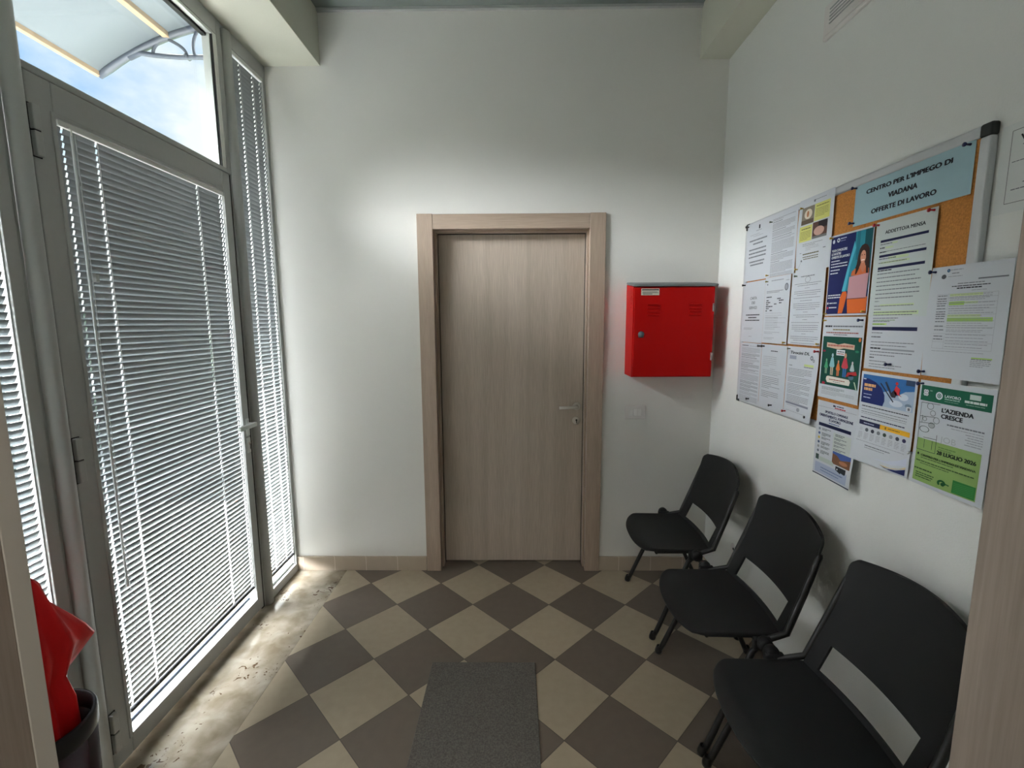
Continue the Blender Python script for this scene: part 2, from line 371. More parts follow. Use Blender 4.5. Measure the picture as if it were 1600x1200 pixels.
# ---------------------------------------------------------------- glazing wall
XI = -1.400; XO = -1.462; XG = -1.45
def ring(mb, y0, y1, z0, z1, t, m, xi=XI, xo=XO, bev=.002):
    """rectangular frame, t = (left/-Y, right/+Y, bottom, top) widths"""
    mb.box(xo, xi, y0, y0+t[0], z0, z1, m, bev).box(xo, xi, y1-t[1], y1, z0, z1, m, bev)
    mb.box(xo, xi, y0+t[0], y1-t[1], z0, z0+t[2], m, bev).box(xo, xi, y0+t[0], y1-t[1], z1-t[3], z1, m, bev)
def blind(y0, y1, z0, z1, holes, label, wand=None, tilt=74, pitch=.0219, seed=1, xc=-1.413, ends=()):
    rnd = random.Random(seed)
    root = empty('venetian_blind', (xc, (y0+y1)/2, z0), label, 'blind', 'grey venetian blinds of the glazing')
    mb = MB(); hw = .0125; nseg = 5; nn = int((z1-z0-.035)/pitch)
    ycuts = [y0]
    for h in sorted(list(holes)+list(ends)): ycuts += [h-.0035, h+.0035]
    ycuts.append(y1)
    for q in range(nn+1):
        zc = z0+.022+q*pitch; th = math.radians(tilt+rnd.uniform(-1.5, 1.5)); sag = rnd.uniform(-.0006, .0006)
        prof = []
        for e in range(nseg+1):
            a = -1+2*e/nseg; crown = .0016*(1-a*a)
            prof.append((xc+a*hw*math.cos(th)-crown*math.sin(th)*-1, zc+a*hw*math.sin(th)+crown*math.cos(th)))
        i = mb.mi(slatm)
        cols = [[mb.bm.verts.new((px, y, pz+(sag if ci % 3 else 0))) for (px, pz) in prof] for ci, y in enumerate(ycuts)]
        for ci in range(len(ycuts)-1):
            hole = ci % 2 == 1
            for e in range(nseg):
                if hole and e in (1, 2, 3): continue
                f = mb.bm.faces.new((cols[ci][e], cols[ci+1][e], cols[ci+1][e+1], cols[ci][e+1])); f.material_index = i; f.smooth = True
    mb.build('slats', root)
    MB().box(xc-.012, xc+.012, y0-.004, y1+.004, z1-.012, z1+.008, railm, .002).build('head_rail', root)
    MB().box(xc-.009, xc+.009, y0, y1, z0-.006, z0+.006, raild, .003).build('bottom_rail', root)
    c = MB()
    for h in holes:
        for dx in (-.0085, .0085): c.tube([(xc+dx, h, z0), (xc+dx, h, z1)], .0006, railm, 5)
    c.build('ladder_cords', root)
    if wand:
        wd = MB(); wd.tube([(xc+.016, wand, z1-.03), (xc+.020, wand, z0+.50)], .0042, wandm, 8)
        wd.lathe([(0, 0), (.006, 0), (.0065, .02), (.004, .03)], (xc+.020, wand, z0+.47), (0, 0, 1), wandm, 10)
        wd.tube([(xc+.006, wand, z1-.004), (xc+.017, wand, z1-.012), (xc+.016, wand, z1-.03)], .0025, railm, 8)
        wd.build('tilt_wand', root)
        MB().box(xc+.012, xc+.024, wand+.018, wand+.032, 1.70, 1.728, alu, .002).tube([(xc+.017, wand+.012, z1-.02), (xc+.018, wand+.014, .35)], .0008, wandm, 6).build('cord_weight', root)
    return root

# entrance door leaf
e = empty('door_2', (-1.43, 1.88, .0), 'grey aluminium glazed entrance door', 'door', None, 'structure')
f = MB(); ring(f, 1.407, 2.362, .018, 2.284, (.078, .056, .074, .098), alu, bev=.004)
f.build('leaf_frame', e)
f = MB(); ring(f, 1.474, 2.316, .080, 2.198, (.0135, .0135, .0145, .0145), alu, xi=XI+.004, xo=XO+.02, bev=.002); f.build('glazing_bead', e)
MB().box(-1.446, -1.440, 1.488, 2.302, .088, .104, mat('blue_grey_seal', (44, 54, 72), .5), .001).build('seal', e)
MB().box(XG-.002, XG+.002, 1.483, 2.308, .09, 2.188, glassm).build('pane', e)
for z0, z1, in ((2.048, 2.192), (1.060, 1.205), (.09, .235)):
    h = MB(); zm = (z0+z1)/2
    h.box(-1.4005, -1.3975, 1.4025, 1.4305, z0-.0025, z1+.0025, alud); h.box(-1.4, -1.384, 1.405, 1.428, z0, zm-.002, alu, .003).box(-1.4, -1.384, 1.405, 1.428, zm+.002, z1, alu, .003).box(-1.399, -1.387, 1.407, 1.426, zm-.002, zm+.002, alud)
    h.build('hinge', e)
h = MB(); h.box(-1.4, -1.392, 2.322, 2.350, .985, 1.075, alub, .003)
h.tube([(-1.394, 2.337, 1.045), (-1.362, 2.337, 1.045)], .010, alub, 12)
h.box(-1.368, -1.350, 2.205, 2.350, 1.034, 1.056, alub, .004); h.build('lever_handle', e)
k = MB(); k.box(-1.4, -1.392, 2.320, 2.350, .895, .975, alub, .004); k.lathe([(0, .0), (.008, .0), (.008, .004), (0, .004)], (-1.392, 2.335, .945), (1, 0, 0), steel, 16); k.box(-1.3885, -1.3875, 2.333, 2.337, .915, .945, alud); k.build('lock_plate', e)
blind(1.501, 2.301, .165, 2.178, (1.634, 2.128), 'wide grey venetian blind in the entrance door, with tilt wand', wand=1.533, seed=3, ends=(1.516, 2.287))

# transom above the door
t = empty('window_1', (-1.43, 1.88, 2.285), 'clear transom window above the entrance door', 'window', None, 'structure')
f = MB(); ring(f, 1.362, 2.385, 2.286, 2.976, (.040, .035, .022, .075), alu, bev=.003); f.build('window_frame', t)
f = MB(); f.box(-1.444, -1.402, 2.323, 2.350, 2.308, 2.90, mat('skylit_bead', (236, 238, 232), .4), .002).box(-1.444, -1.402, 1.404, 2.322, 2.888, 2.901, alub, .002); f.build('glazing_bead', t)  # side bead coloured whiter to paint in skylight on the reveal
f = MB(); f.box(-1.413, -1.404, 2.318, 2.323, 2.308, 2.889, alud).box(-1.446, -1.425, 1.404, 2.322, 2.876, 2.890, alud); f.build('gasket', t)
MB().box(-1.447, -1.413, 2.312, 2.323, 2.308, 2.889, alub).build('glazing_bead', t)
MB().box(XG-.002, XG+.002, 1.40, 2.352, 2.30, 2.905, glassm).build('pane', t)

# posts
p = MB()
p.box(-1.462, -1.408, 1.330, 1.400, 0, 2.976, alu, .002)
p.tube([(-1.404, 1.372, 0), (-1.404, 1.372, 2.976)], .026, alu, 24)
tag(p.build('trim_6'), 'rounded grey aluminium post on the hinge side of the entrance door', 'post', None, 'structure')
p = MB(); p.box(-1.462, -1.408, 2.385, 2.452, 0, 2.976, alu, .002); p.tube([(-1.405, 2.420, 0), (-1.405, 2.420, 2.955)], .027, alu, 24)
p.box(-1.45, -1.41, 2.363, 2.386, 0, 2.285, alud)
tag(p.build('trim_7'), 'rounded grey aluminium post between entrance door and narrow side window', 'post', None, 'structure')

# narrow side window (far) and near side window
s = empty('window_2', (-1.43, 2.61, 0), 'tall narrow window between the entrance door and the far wall', 'window', None, 'structure')
f = MB(); ring(f, 2.452, YB, 0, 2.976, (.004, .026, .052, .072), alu, bev=.002); f.build('window_frame', s)
MB().box(XG-.002, XG+.002, 2.453, 2.752, .05, 2.907, glassm).build('pane', s)
f = MB(); f.box(-1.446, -1.42, 2.456, 2.750, .052, .066, alub, .002).box(-1.446, -1.41, 2.744, 2.750, .052, 2.904, alu, .001); f.build('glazing_bead', s)
blind(2.466, 2.742, .125, 2.893, (2.535, 2.655), 'narrow grey venetian blind in the tall window beside the far wall', tilt=69, seed=5, ends=(2.728,))
s = empty('window_3', (-1.43, .9, 0), 'tall window nearest the camera, beside the hinge side of the entrance door', 'window', None, 'structure')
f = MB(); ring(f, .40, 1.332, 0, 2.976, (.06, .038, .06, .072), alu, bev=.002); f.build('window_frame', s)
MB().box(XG-.002, XG+.002, .455, 1.297, .055, 2.907, glassm).build('pane', s)
f = MB(); f.box(-1.446, -1.408, 1.290, 1.295, .058, 2.905, alu, .001); f.build('glazing_bead', s)
blind(.475, 1.284, .14, 2.893, (.62, 1.225), 'grey venetian blind in the window at the left picture edge', tilt=62, seed=9)

# ---------------------------------------------------------------- outside
boxobj('ground', (-3.3, -1.50, -3, 4.0, -.2, -.04), concrete, 'pale paving just outside the entrance', 'paving')
boxobj('kerb', (-2.6, -1.50, 4.0, 4.9, -.2, -.03), brickm, 'terracotta edging beyond the paving', 'edging')
boxobj('road', (-14, -3.3, -8, 4.9, -.2, -.05), mat('asphalt', (84, 86, 88), .9, noise=(20, .12)), 'grey asphalt beyond the paving', 'road')
boxobj('road.001', (-14, -1.5, 4.9, 18, -.2, -.06), mat('asphalt', (108, 110, 112)), 'grey asphalt around the lawn', 'road')
g = MB(); g.poly([(-1.5, 4.9, -.045), (-1.5, 12.5, -.045), (-7.6, 12.5, -.045), (-2.9, 4.9, -.045)], grassm); tag(g.build('lawn'), 'green lawn seen through the blind gaps', 'lawn', None, 'structure')
def hedge(cx, cy, sx, sy, h, label):
    rnd = random.Random(4); b = bmesh.new(); bmesh.ops.create_cube(b, size=1); bmesh.ops.subdivide_edges(b, edges=b.edges[:], cuts=18, use_grid_fill=True)
    for v in b.verts:
        n_ = v.co.copy(); v.co = Vector((cx+n_.x*sx, cy+n_.y*sy, h/2-.05+n_.z*h))+Vector((rnd.uniform(-.1, .1), rnd.uniform(-.12, .12), rnd.uniform(-.1, .1)))
    mb = MB(); mb._take(b, hedgem, False); return tag(mb.build('hedge', origin=(cx, cy, -.06)), label, 'hedge')
hedge(-5, 13.6, 9, 1.4, 1.3, 'clipped green hedge beyond the lawn')
hedge(-6.2, 1.5, 1.2, 9, 1.7, 'tall dark green hedge across the asphalt, facing the entrance door')
# canopy over the entrance
YBk = 2.74
def arc(tt, yy=YBk, dz=0): # 0 at wall .. 1 at tip
    x = -1.50-.80*tt; z = 3.185-.03*tt-.235*tt**2.1
    return (x, yy, z+dz)
cn = empty('entrance_canopy', (-1.9, 1.75, 3.0), 'milky arched canopy over the entrance door, seen through the transom', 'canopy')
mb = MB(); mb.grid(lambda a, b_: arc(a, .75+b_*(YBk-.75), .014), 24, 8, polym, .004); mb.build('canopy_sheet', cn)
mb = MB(); x, y, z = arc(1); mb.box(x-.012, x+.014, .75, YBk, z-.006, z+.02, canopybar, .003); mb.build('front_bar', cn)
mb = MB(); x, y, z = arc(.5); mb.box(x-.017, x+.017, .75, YBk, z-.012, z+.016, canopybar, .003); mb.build('middle_bar', cn)
for yy in (YBk, .78):
    b_ = MB(); pts = [arc(t_/14, yy) for t_ in range(15)]
    b_.tube(pts, [.019]*12+[.020, .021, .016], canopyframe, 10)
    b_.tube([arc(.78, yy, -.01), (-2.06, yy, 3.035), (-1.98, yy, 3.022), (-1.85, yy, 3.012), (-1.70, yy, 3.010), (-1.50, yy, 3.0)], [.015, .013, .012, .012, .012, .012], canopyframe, 10)
    def web(a, c, bend): 
        a, c = Vector(a), Vector(c); q = []
        for i in range(9):
            u = i/8; p_ = a.lerp(c, u); p_.x += -bend*math.sin(pi*u); q.append(p_)
        b_.tube(q, .008, canopyframe, 8)
    web(arc(.52, yy), (-1.80, yy, 3.012), -.03); web(arc(.52, yy), (-1.99, yy, 3.03), .02)
    web(arc(.28, yy), (-1.62, yy, 3.012), -.03); web(arc(.28, yy), (-1.76, yy, 3.012), .02)
    for xx in (-1.80, -1.64): b_.lathe([(0, -.016), (.013, -.016), (.013, .016), (0, .016)], (xx, yy, 3.012), (0, 1, 0), canopyframe, 12)
    b_.box(-1.52, -1.49, yy-.02, yy+.02, 2.93, 3.24, canopyframe, .004)
    b_.build('bracket', cn)

# ---------------------------------------------------------------- red hydrant cabinet
cb = empty('hydrant_cabinet', (.867, YB, 1.25), 'red metal wall cabinet with grey sloping lid, right of the oak door', 'cabinet')
X0, X1, Yf, Z0 = .645, 1.091, 2.600, 1.252
b_ = MB()
b_.poly([(X0, YB, Z0), (X0, Yf+.012, Z0), (X0, Yf+.012, 1.752), (X0, YB, 1.775)], redm).poly([(X1, YB, Z0), (X1, YB, 1.775), (X1, Yf+.012, 1.752), (X1, Yf+.012, Z0)], redm)
b_.poly([(X0, YB, Z0), (X1, YB, Z0), (X1, Yf+.012, Z0), (X0, Yf+.012, Z0)], redm).poly([(X0, Yf+.012, Z0), (X1, Yf+.012, Z0), (X1, Yf+.012, 1.752), (X0, Yf+.012, 1.752)], redm)
b_.poly([(X0, YB, 1.775), (X0, Yf+.012, 1.752), (X1, Yf+.012, 1.752), (X1, YB, 1.775)], redm)
for i in range(4):
    z = 1.70-i*.019; b_.box(X0-.0025, X0+.002, 2.655, 2.69, z-.003, z+.003, redm, .0012)
body = b_.build('body', cb)
dr = MB(); dr.box(X0+.004, X1-.002, Yf, Yf+.014, Z0+.004, 1.748, redm, .003)
for cx in (.755, .985):
    for i in range(4):
        z = 1.655-i*.019; dr.box(cx-.034, cx+.034, Yf-.006, Yf+.002, z-.0045, z+.0035, redm, .0025)
door_ = dr.build('door', cb)
k = MB(); k.lathe([(0, -.012), (.012, -.012), (.0155, -.006), (.017, 0)], (.690, Yf, 1.492), (0, 1, 0), lockm, 20); k.box(.687, .693, Yf-.016, Yf-.010, 1.482, 1.504, lockm, .001); k.box(.676, .704, Yf-.004, Yf, 1.474, 1.492, lockm, .003); k.build('lock', door_)
for z in (1.638, 1.368): MB().box(X1-.012, X1+.001, Yf-.004, Yf+.012, z-.022, z+.022, mat('hinge_grey', (150, 140, 136), .4), .002).build('hinge', door_)
lb = MB(); lb.box(.684, .783, Yf-.0012, Yf+.001, 1.706, 1.742, mat('label_cream', (222, 214, 196), .6))
ink = mat('ink_black', (34, 34, 38), .7)
for (a, c, z, h) in ((.688, .780, 1.735, .0055), (.692, .772, 1.724, .002), (.690, .778, 1.719, .002), (.692, .745, 1.713, .003)):
    lb.box(a, c, Yf-.0018, Yf-.001, z-h/2, z+h/2, ink)
lb.build('label_plate', door_)
ld = MB(); ld.bm.verts.ensure_lookup_table()
V = [(X0-.002, YB, 1.776), (X1+.013, YB, 1.776), (X1+.013, Yf-.008, 1.753), (X0-.002+.0, Yf-.008, 1.753)]
i = ld.mi(lidm); lo = [ld.bm.verts.new(v) for v in V]; hi = [ld.bm.verts.new((v[0], v[1], v[2]+.013)) for v in V]
for q in ((lo[0], lo[1], lo[2], lo[3]), (hi[3], hi[2], hi[1], hi[0])): ld.bm.faces.new(q)
for a in range(4): ld.bm.faces.new((lo[a], hi[a], hi[(a+1) % 4], lo[(a+1) % 4]))
bmesh.ops.bevel(ld.bm, geom=ld.bm.edges[:], offset=.003, segments=2, affect='EDGES'); ld.build('lid', cb)

# light switch
sw = empty('light_switch', (.713, YB, 1.018), 'off-white light switch plate on the wall below the red cabinet', 'switch')
MB().box(.650, .777, YB-.010, YB, .977, 1.061, switchm, .004).build('plate', sw)
for a in (.678, .702, .727): MB().box(a+.0, a+.022, YB-.0135, YB-.008, .997, 1.041, switchk, .0015).build('rocker', sw)
# wall outlet stub behind the chairs
o_ = empty('wall_outlet', (XR, 2.39, .333), 'small round wall outlet with dark hole behind the chairs', 'outlet')
MB().lathe([(0, .004), (.026, .004), (.03, .002), (.031, 0)], (XR, 2.40, .333), (-1, 0, 0), switchm, 24).build('plate', o_)
MB().lathe([(0, .0055), (.007, .0055), (.0071, .003)], (XR, 2.39, .337), (-1, 0, 0), alud, 14).build('hole', o_)
# vent high on the right wall
v = empty('wall_vent', (XR, 1.72, 2.66), 'white rectangular vent high on the right wall', 'vent')
f = MB(); f.box(XR-.014, XR, 1.50, 1.926, 2.607, 2.728, switchm, .003); f.build('frame', v)
f = MB(); f.box(XR-.020, XR-.012, 1.515, 1.908, 2.618, 2.717, switchm, .003)
for i in range(5): f.box(XR-.023, XR-.019, 1.54, 1.88, 2.645+i*.012, 2.649+i*.012, alu)
f.build('grille', v)
# door mat
mt = MB(); mt.box(-.395, .080, 1.10, 1.952, 0, .008, matm, .003); tag(mt.build('door_mat', origin=(-.157, 1.5, 0)), 'grey rectangular carpet mat lying on the diamond tiles', 'mat')
# made-up housing around the added fill light (behind the viewer)
MB().box(-.62, .62, -1.18, -.82, 2.85, 2.9, fillm, .004).build('x').name = 'fill_lamp_body'
cl = bpy.data.objects['fill_lamp_body']; tag(cl, 'made-up white housing of the fill light added behind the viewer', 'lamp')
MB().tube([(0, -1, 2.9), (0, -1, ZC)], .012, fillm, 10).build('fill_hanger', cl)

# ---------------------------------------------------------------- umbrella in its bin
bc = (-1.235, 1.045)
bn = empty('umbrella_bin', (bc[0], bc[1], 0), 'dark plum umbrella bin on the floor at the lower left', 'umbrella stand')
mb = MB(); mb.lathe([(0, .004), (.095, .004), (.104, .03), (.118, .50), (.112, .50), (.098, .03), (0, .02)], (bc[0], bc[1], 0), (0, 0, 1), binm, 40); mb.build('bucket', bn)
mb = MB(); mb.lathe([(.118, .495), (.1215, .50), (.1225, .545), (.119, .551), (.113, .549), (.112, .495)], (bc[0], bc[1], 0), (0, 0, 1), bind, 40); mb.build('rim', bn)
um = empty('folded_umbrella', (bc[0], bc[1], .03), 'folded red umbrella with a pointed loose flap, standing in the dark bin', 'umbrella')
def umb():
    keys = [ # z, cx, cy, r, pleat, corner (toward +Y)
        (.04, -1.235, 1.04, .012, .0, 0), (.12, -1.235, 1.04, .03, .004, 0), (.35, -1.235, 1.04, .068, .012, 0), (.50, -1.235, 1.045, .078, .014, 0), (.58, -1.23, 1.045, .074, .014, 0),
        (.645, -1.23, 1.045, .062, .012, 0), (.69, -1.225, 1.05, .066, .011, .040), (.727, -1.22, 1.05, .070, .010, .068), (.765, -1.215, 1.045, .068, .010, .050), (.81, -1.21, 1.04, .060, .009, .028), (.87, -1.205, 1.04, .042, .006, 0), (.925, -1.20, 1.045, .022, .003, 0), (.945, -1.20, 1.05, .006, 0, 0)]
    mb = MB(); i = mb.mi(redcloth); n = 48; rings = []
    for (z, cx, cy, r, pl, co) in keys:
        rg = []
        for k in range(n):
            a = 2*pi*k/n; dlt = abs(((a-pi*.40)+pi) % (2*pi)-pi)
            rr = r+pl*math.cos(7*a+z*4)+co*max(0, 1-dlt/.9)**1.4
            rg.append(mb.bm.verts.new((cx+rr*math.cos(a)*.9, cy+rr*math.sin(a), z+(.012*math.sin(3*a) if r > .03 else 0)-co*.15*max(0, 1-dlt/.6))))
        rings.append(rg)
    for A, B in zip(rings, rings[1:]):
        for k in range(n):
            f = mb.bm.faces.new((A[k], A[(k+1) % n], B[(k+1) % n], B[k])); f.material_index = i; f.smooth = True
    return mb.build('canopy_cloth', um)
umb()
MB().tube([(-1.20, 1.05, .93), (-1.198, 1.052, .965)], [.005, .003], steel, 8).build('tip', um)

# ---------------------------------------------------------------- chairs
def make_chair(label):
    root = empty('stacking_chair', (.87, 0, 0), label, 'chair', 'black plastic waiting chairs')
    # backrest: v 0..1 height, u -1..1 across
    UC = [-1, -.97, -.92, -.86, -.80, -.77]+[-.77+1.54*i/24 for i in range(1, 24)]+[.77, .80, .86, .92, .97, 1]
    H_ = .385; VC = [0, .02, .047]+[.047+.215*i/8 for i in range(1, 8)]+[.262]+[.262+.638*i/12 for i in range(1, 12)]+[.90, .93, .95, .965, .98, .99, .996, 1]
    def back(u, v_):
        w_ = .217; rc = .040; dd = rc-(1-v_)*H_
        if dd > 0: w_ -= rc-math.sqrt(max(rc*rc-dd*dd, 0))
        z = .430+v_*H_+.016*(1-u*u)*v_**2
        x = .952+.345*v_*H_+.012*math.sin(pi*v_)+.038*(1-u*u)*(.6+.4*v_)
        return (x, u*w_, z)
    b0 = bmesh.new(); GV = [[b0.verts.new(back(u, v_)) for v_ in VC] for u in UC]
    for i in range(len(UC)-1):
        for j_ in range(len(VC)-1):
            if -.77 <= UC[i] and UC[i+1] <= .7701 and .046 < VC[j_] and VC[j_+1] < .2621: continue
            b0.faces.new((GV[i][j_], GV[i+1][j_], GV[i+1][j_+1], GV[i][j_+1]))
    for v_ in [v_ for v_ in b0.verts if not v_.link_faces]: b0.verts.remove(v_)
    bmesh.ops.recalc_face_normals(b0, faces=b0.faces[:]); bmesh.ops.solidify(b0, geom=b0.faces[:], thickness=.010)
    mb = MB(); mb._take(b0, blackp, True); bk = mb.build('backrest', root)
    def seat(a, b__):
        u = -1+2*b__; s_ = a  # s 0 front .. 1 rear
        hwid = .222
        if s_ < .22: hwid *= 1-.16*((.22-s_)/.22)**2.4
        if s_ > .9: hwid *= 1-.03*((s_-.9)/.1)
        fx = .602+.035*abs(u)**2.5; rx = .962+.030*(1-u*u)
        x = fx+(rx-fx)*s_
        z = .445-.018*(1-u*u)*math.sin(pi*min(1, s_*1.05))-.020*max(0, (.16-s_)/.16)**2-.006*s_+.004*abs(u)**6
        return (x, u*hwid, z)
    mb = MB(); mb.grid(seat, 30, 30, blackp, .014); st = mb.build('seat', root)
    for o in (bk, st):
        md = o.modifiers.new('soft', 'BEVEL'); md.width = .003; md.segments = 2; md.limit_method = 'ANGLE'; md.angle_limit = math.radians(50)
    for sgn in (1, -1):
        y1, y2 = sgn*.262, sgn*.246
        a = MB(); a.tube([(.672, y1, .006), (.69, y1, .045), (.835, y2, .395), (.865, y2, .428)], .0115, blackt, 14)
        a.lathe([(0, 0), (.016, 0), (.017, .012), (.013, .03), (.012, .034)], (.668, y1, 0), (.12, 0, 1), blackt, 16)
        lg = a.build('leg', root)
        a = MB(); a.tube([(1.085, y1, .006), (1.07, y1, .04), (.91, y2, .38), (.875, y2, .425)], .0115, blackt, 14)
        a.lathe([(0, 0), (.016, 0), (.017, .012), (.013, .03), (.012, .034)], (1.089, y1, 0), (-.12, 0, 1), blackt, 16)
        a.build('leg', root)
        a = MB(); a.lathe([(0, -.020), (.018, -.020), (.024, -.014), (.026, 0), (.024, .014), (.018, .020), (0, .020)], (.868, sgn*.262, .436), (0, 1, 0), blackp, 22)
        a.box(.835, .90, sgn*.246-.012, sgn*.246+.012, .405, .447, blackp, .006)
        a.build('link_knob', root)
        a = MB(); a.tube([(.875, sgn*.238, .430), (.962, sgn*.229, .452), (1.018, sgn*.221, .60), (1.066, sgn*.214, .735), (1.070, sgn*.213, .745)], [.011, .012, .012, .011, .007], blackt, 12)
        a.build('back_upright', root)
    a = MB(); a.tube([(.868, -.25, .413), (.868, .25, .413)], .0105, blackt, 12); a.tube([(.70, -.18, .408), (.70, .18, .408)], .008, blackt, 10)
    a.box(.70, .87, -.185, -.165, .405, .425, blackt, .003).box(.70, .87, .165, .185, .405, .425, blackt, .003)
    a.build('underseat_frame', root)
    return root
ch = make_chair('black plastic chair farthest from the camera, in the corner under the red cabinet')
ch.location = (.87, 2.391, 0)
dup(ch, (.87, 1.768, 0), 'middle black plastic chair of the row of three, under the notice board')
dup(ch, (.87, 1.200, 0), 'nearest black plastic chair of the row, largest in the picture')

# ---------------------------------------------------------------- notice board
nb = empty('notice_board', (1.16, 1.81, 1.6), 'cork notice board in a silver frame, covered with notices', 'notice board')
BY0, BY1, BZ0, BZ1 = 1.207, 2.424, 1.150, 2.040
MB().box(1.158, 1.172, BY0+.01, BY1-.01, BZ0+.01, BZ1-.01, corkm).build('cork_panel', nb)
f = MB(); fw = .030; fx0, fx1 = 1.1525, 1.174
f.box(fx0, fx1, BY0+.03, BY1-.03, BZ1-fw, BZ1, silver, .006, 3).box(fx0, fx1, BY0+.03, BY1-.03, BZ0, BZ0+fw, silver, .006, 3)
f.box(fx0, fx1, BY0, BY0+fw, BZ0+.03, BZ1-.03, silver, .006, 3).box(fx0, fx1, BY1-fw, BY1, BZ0+.03, BZ1-.03, silver, .006, 3); f.build('frame', nb)
capm = mat('corner_cap_black', (34, 40, 38), .5)
for y in (BY0-.001, BY1-.0315):
    for z in (BZ0-.001, BZ1-.0315): MB().box(fx0-.001, fx1, y, y+.0325, z, z+.0325, capm, .006, 3).build('corner_cap', nb)

# ---- printed sheets
TXT = {}
def text_mesh(s_, bold):
    key = (s_, bold)
    if key not in TXT:
        cu = bpy.data.curves.new('t', 'FONT'); cu.body = s_; cu.size = 1; cu.offset = bold; cu.resolution_u = 3; cu.fill_mode = 'FRONT'
        ob = bpy.data.objects.new('t', cu); C.objects.link(ob); dg = bpy.context.evaluated_depsgraph_get(); dg.update()
        me = bpy.data.meshes.new_from_object(ob.evaluated_get(dg))
        vs = [tuple(v.co[:2]) for v in me.vertices]; fs = [tuple(p_.vertices) for p_ in me.polygons]
        bpy.data.objects.remove(ob); bpy.data.curves.remove(cu); bpy.data.meshes.remove(me)
        TXT[key] = (vs, fs)
    return TXT[key]
PC = {}
def ink_(c):
    if c not in PC: PC[c] = mat('print_%02x%02x%02x' % c, c, .7, spec=.3)
    return PC[c]
K = (40, 42, 48); G1 = (112, 116, 122); G2 = (150, 154, 160); NV = (26, 32, 72); WH = (214, 218, 222)
class Sheet:
    def __init__(s, name, y0, z0, w, h, x=1.150, curl=None, color=None):
        s.name, s.y0, s.z0, s.w, s.h, s.x = name, y0, z0, w, h, x
        s.curl = curl or (lambda a, b_: 0.0); s.mb = MB(); s.layer = 0
        s.base = ink_(color) if color else paperm
        nx, ny = 8, 12; i = s.mb.mi(s.base)
        V = [[s.mb.bm.verts.new(s.P(w*a/nx, h*b_/ny)) for b_ in range(ny+1)] for a in range(nx+1)]
        for a in range(nx):
            for b_ in range(ny):
                f = s.mb.bm.faces.new((V[a][b_], V[a][b_+1], V[a+1][b_+1], V[a+1][b_])); f.material_index = i; f.smooth = True
    def P(s, a, b_, l=0):
        return (s.x-s.curl(a/s.w, b_/s.h)-l*.00028, s.y0-a, s.z0-b_)
    def poly(s, pts, c, l=1):
        f = s.mb.bm.faces.new([s.mb.bm.verts.new(s.P(a, b_, l)) for a, b_ in pts]); f.material_index = s.mb.mi(ink_(c))
    def rect(s, a0, b0, a1, b1, c, l=1):
        n_ = max(1, int(max(abs(a1-a0)/.03, 1))); q = max(1, int(abs(b1-b0)/.03))
        for i in range(n_):
            for j_ in range(q):
                x0, x1 = a0+(a1-a0)*i/n_, a0+(a1-a0)*(i+1)/n_; y0, y1 = b0+(b1-b0)*j_/q, b0+(b1-b0)*(j_+1)/q
                s.poly([(x0, y0), (x0, y1), (x1, y1), (x1, y0)], c, l)
    def ell(s, a, b_, ra, rb, c, l=1, n=20): s.poly([(a+ra*math.cos(2*pi*k/n), b_-rb*math.sin(2*pi*k/n)) for k in range(n)], c, l)
    def ringp(s, a, b_, r0, r1, c, l=2, n=24, a0=0, a1=2*pi, sx=1):
        for k in range(n):
            t0, t1 = a0+(a1-a0)*k/n, a0+(a1-a0)*(k+1)/n
            s.poly([(a+sx*r0*math.cos(t0), b_+r0*math.sin(t0)), (a+sx*r1*math.cos(t0), b_+r1*math.sin(t0)), (a+sx*r1*math.cos(t1), b_+r1*math.sin(t1)), (a+sx*r0*math.cos(t1), b_+r0*math.sin(t1))], c, l)
    def line(s, a0, b0, a1, b1, w_, c, l=2):
        dx, dy = a1-a0, b1-b0; L_ = math.hypot(dx, dy); nx, ny = -dy/L_*w_/2, dx/L_*w_/2
        s.poly([(a0+nx, b0+ny), (a0-nx, b0-ny), (a1-nx, b1-ny), (a1+nx, b1+ny)], c, l)
    def words(s, a0, a1, b_, h, c, l=1, rag=0):
        """one line of small print as word-length dashes"""
        end = a1-random.random()*rag; a = a0
        while a < end-.002:
            wl = min(random.uniform(.005, .016), end-a); s.rect(a, b_-h/2, a+wl, b_+h/2, c, l); a += wl+.0013
    def para(s, a0, a1, b0, n_, pitch, h, c, l=1):
        for i in range(n_): s.words(a0, a1 if i < n_-1 else a0+(a1-a0)*random.uniform(.4, .9), b0+i*pitch, h, c, l)
    def cent(s, b_, w_, h, c, l=1, at=None):
        m_ = at if at is not None else s.w/2; s.words(m_-w_/2, m_+w_/2, b_, h, c, l)
    def text(s, t_, a0, a1, base, cap, c, bold=.02, l=2, slant=0):
        vs, fs = text_mesh(t_, 0.0)
        x0 = min(v_[0] for v_ in vs); x1 = max(v_[0] for v_ in vs); sx = (a1-a0)/(x1-x0); sy = cap/.72
        i = s.mb.mi(ink_(c))
        for kk, (dx, dy) in enumerate(((0, 0), (.05, 0), (-.05, 0), (.025, .03), (-.025, -.03)) if bold > .005 else ((0, 0),)):
            bv = [s.mb.bm.verts.new(s.P(a0+(v_[0]-x0+dx*bold*60)*sx+slant*v_[1]*sy, base-(v_[1]+dy*bold*60)*sy, l+kk*.12)) for v_ in vs]
            for f_ in fs:
                try: f = s.mb.bm.faces.new([bv[q] for q in f_]); f.material_index = i
                except ValueError: pass
    def done(s, label, cat='notice', group=None):
        o = s.mb.build(s.name, origin=(s.x, s.y0-s.w/2, s.z0-s.h)); return tag(o, label, cat, group)

A4W, A4H = .210, .2945
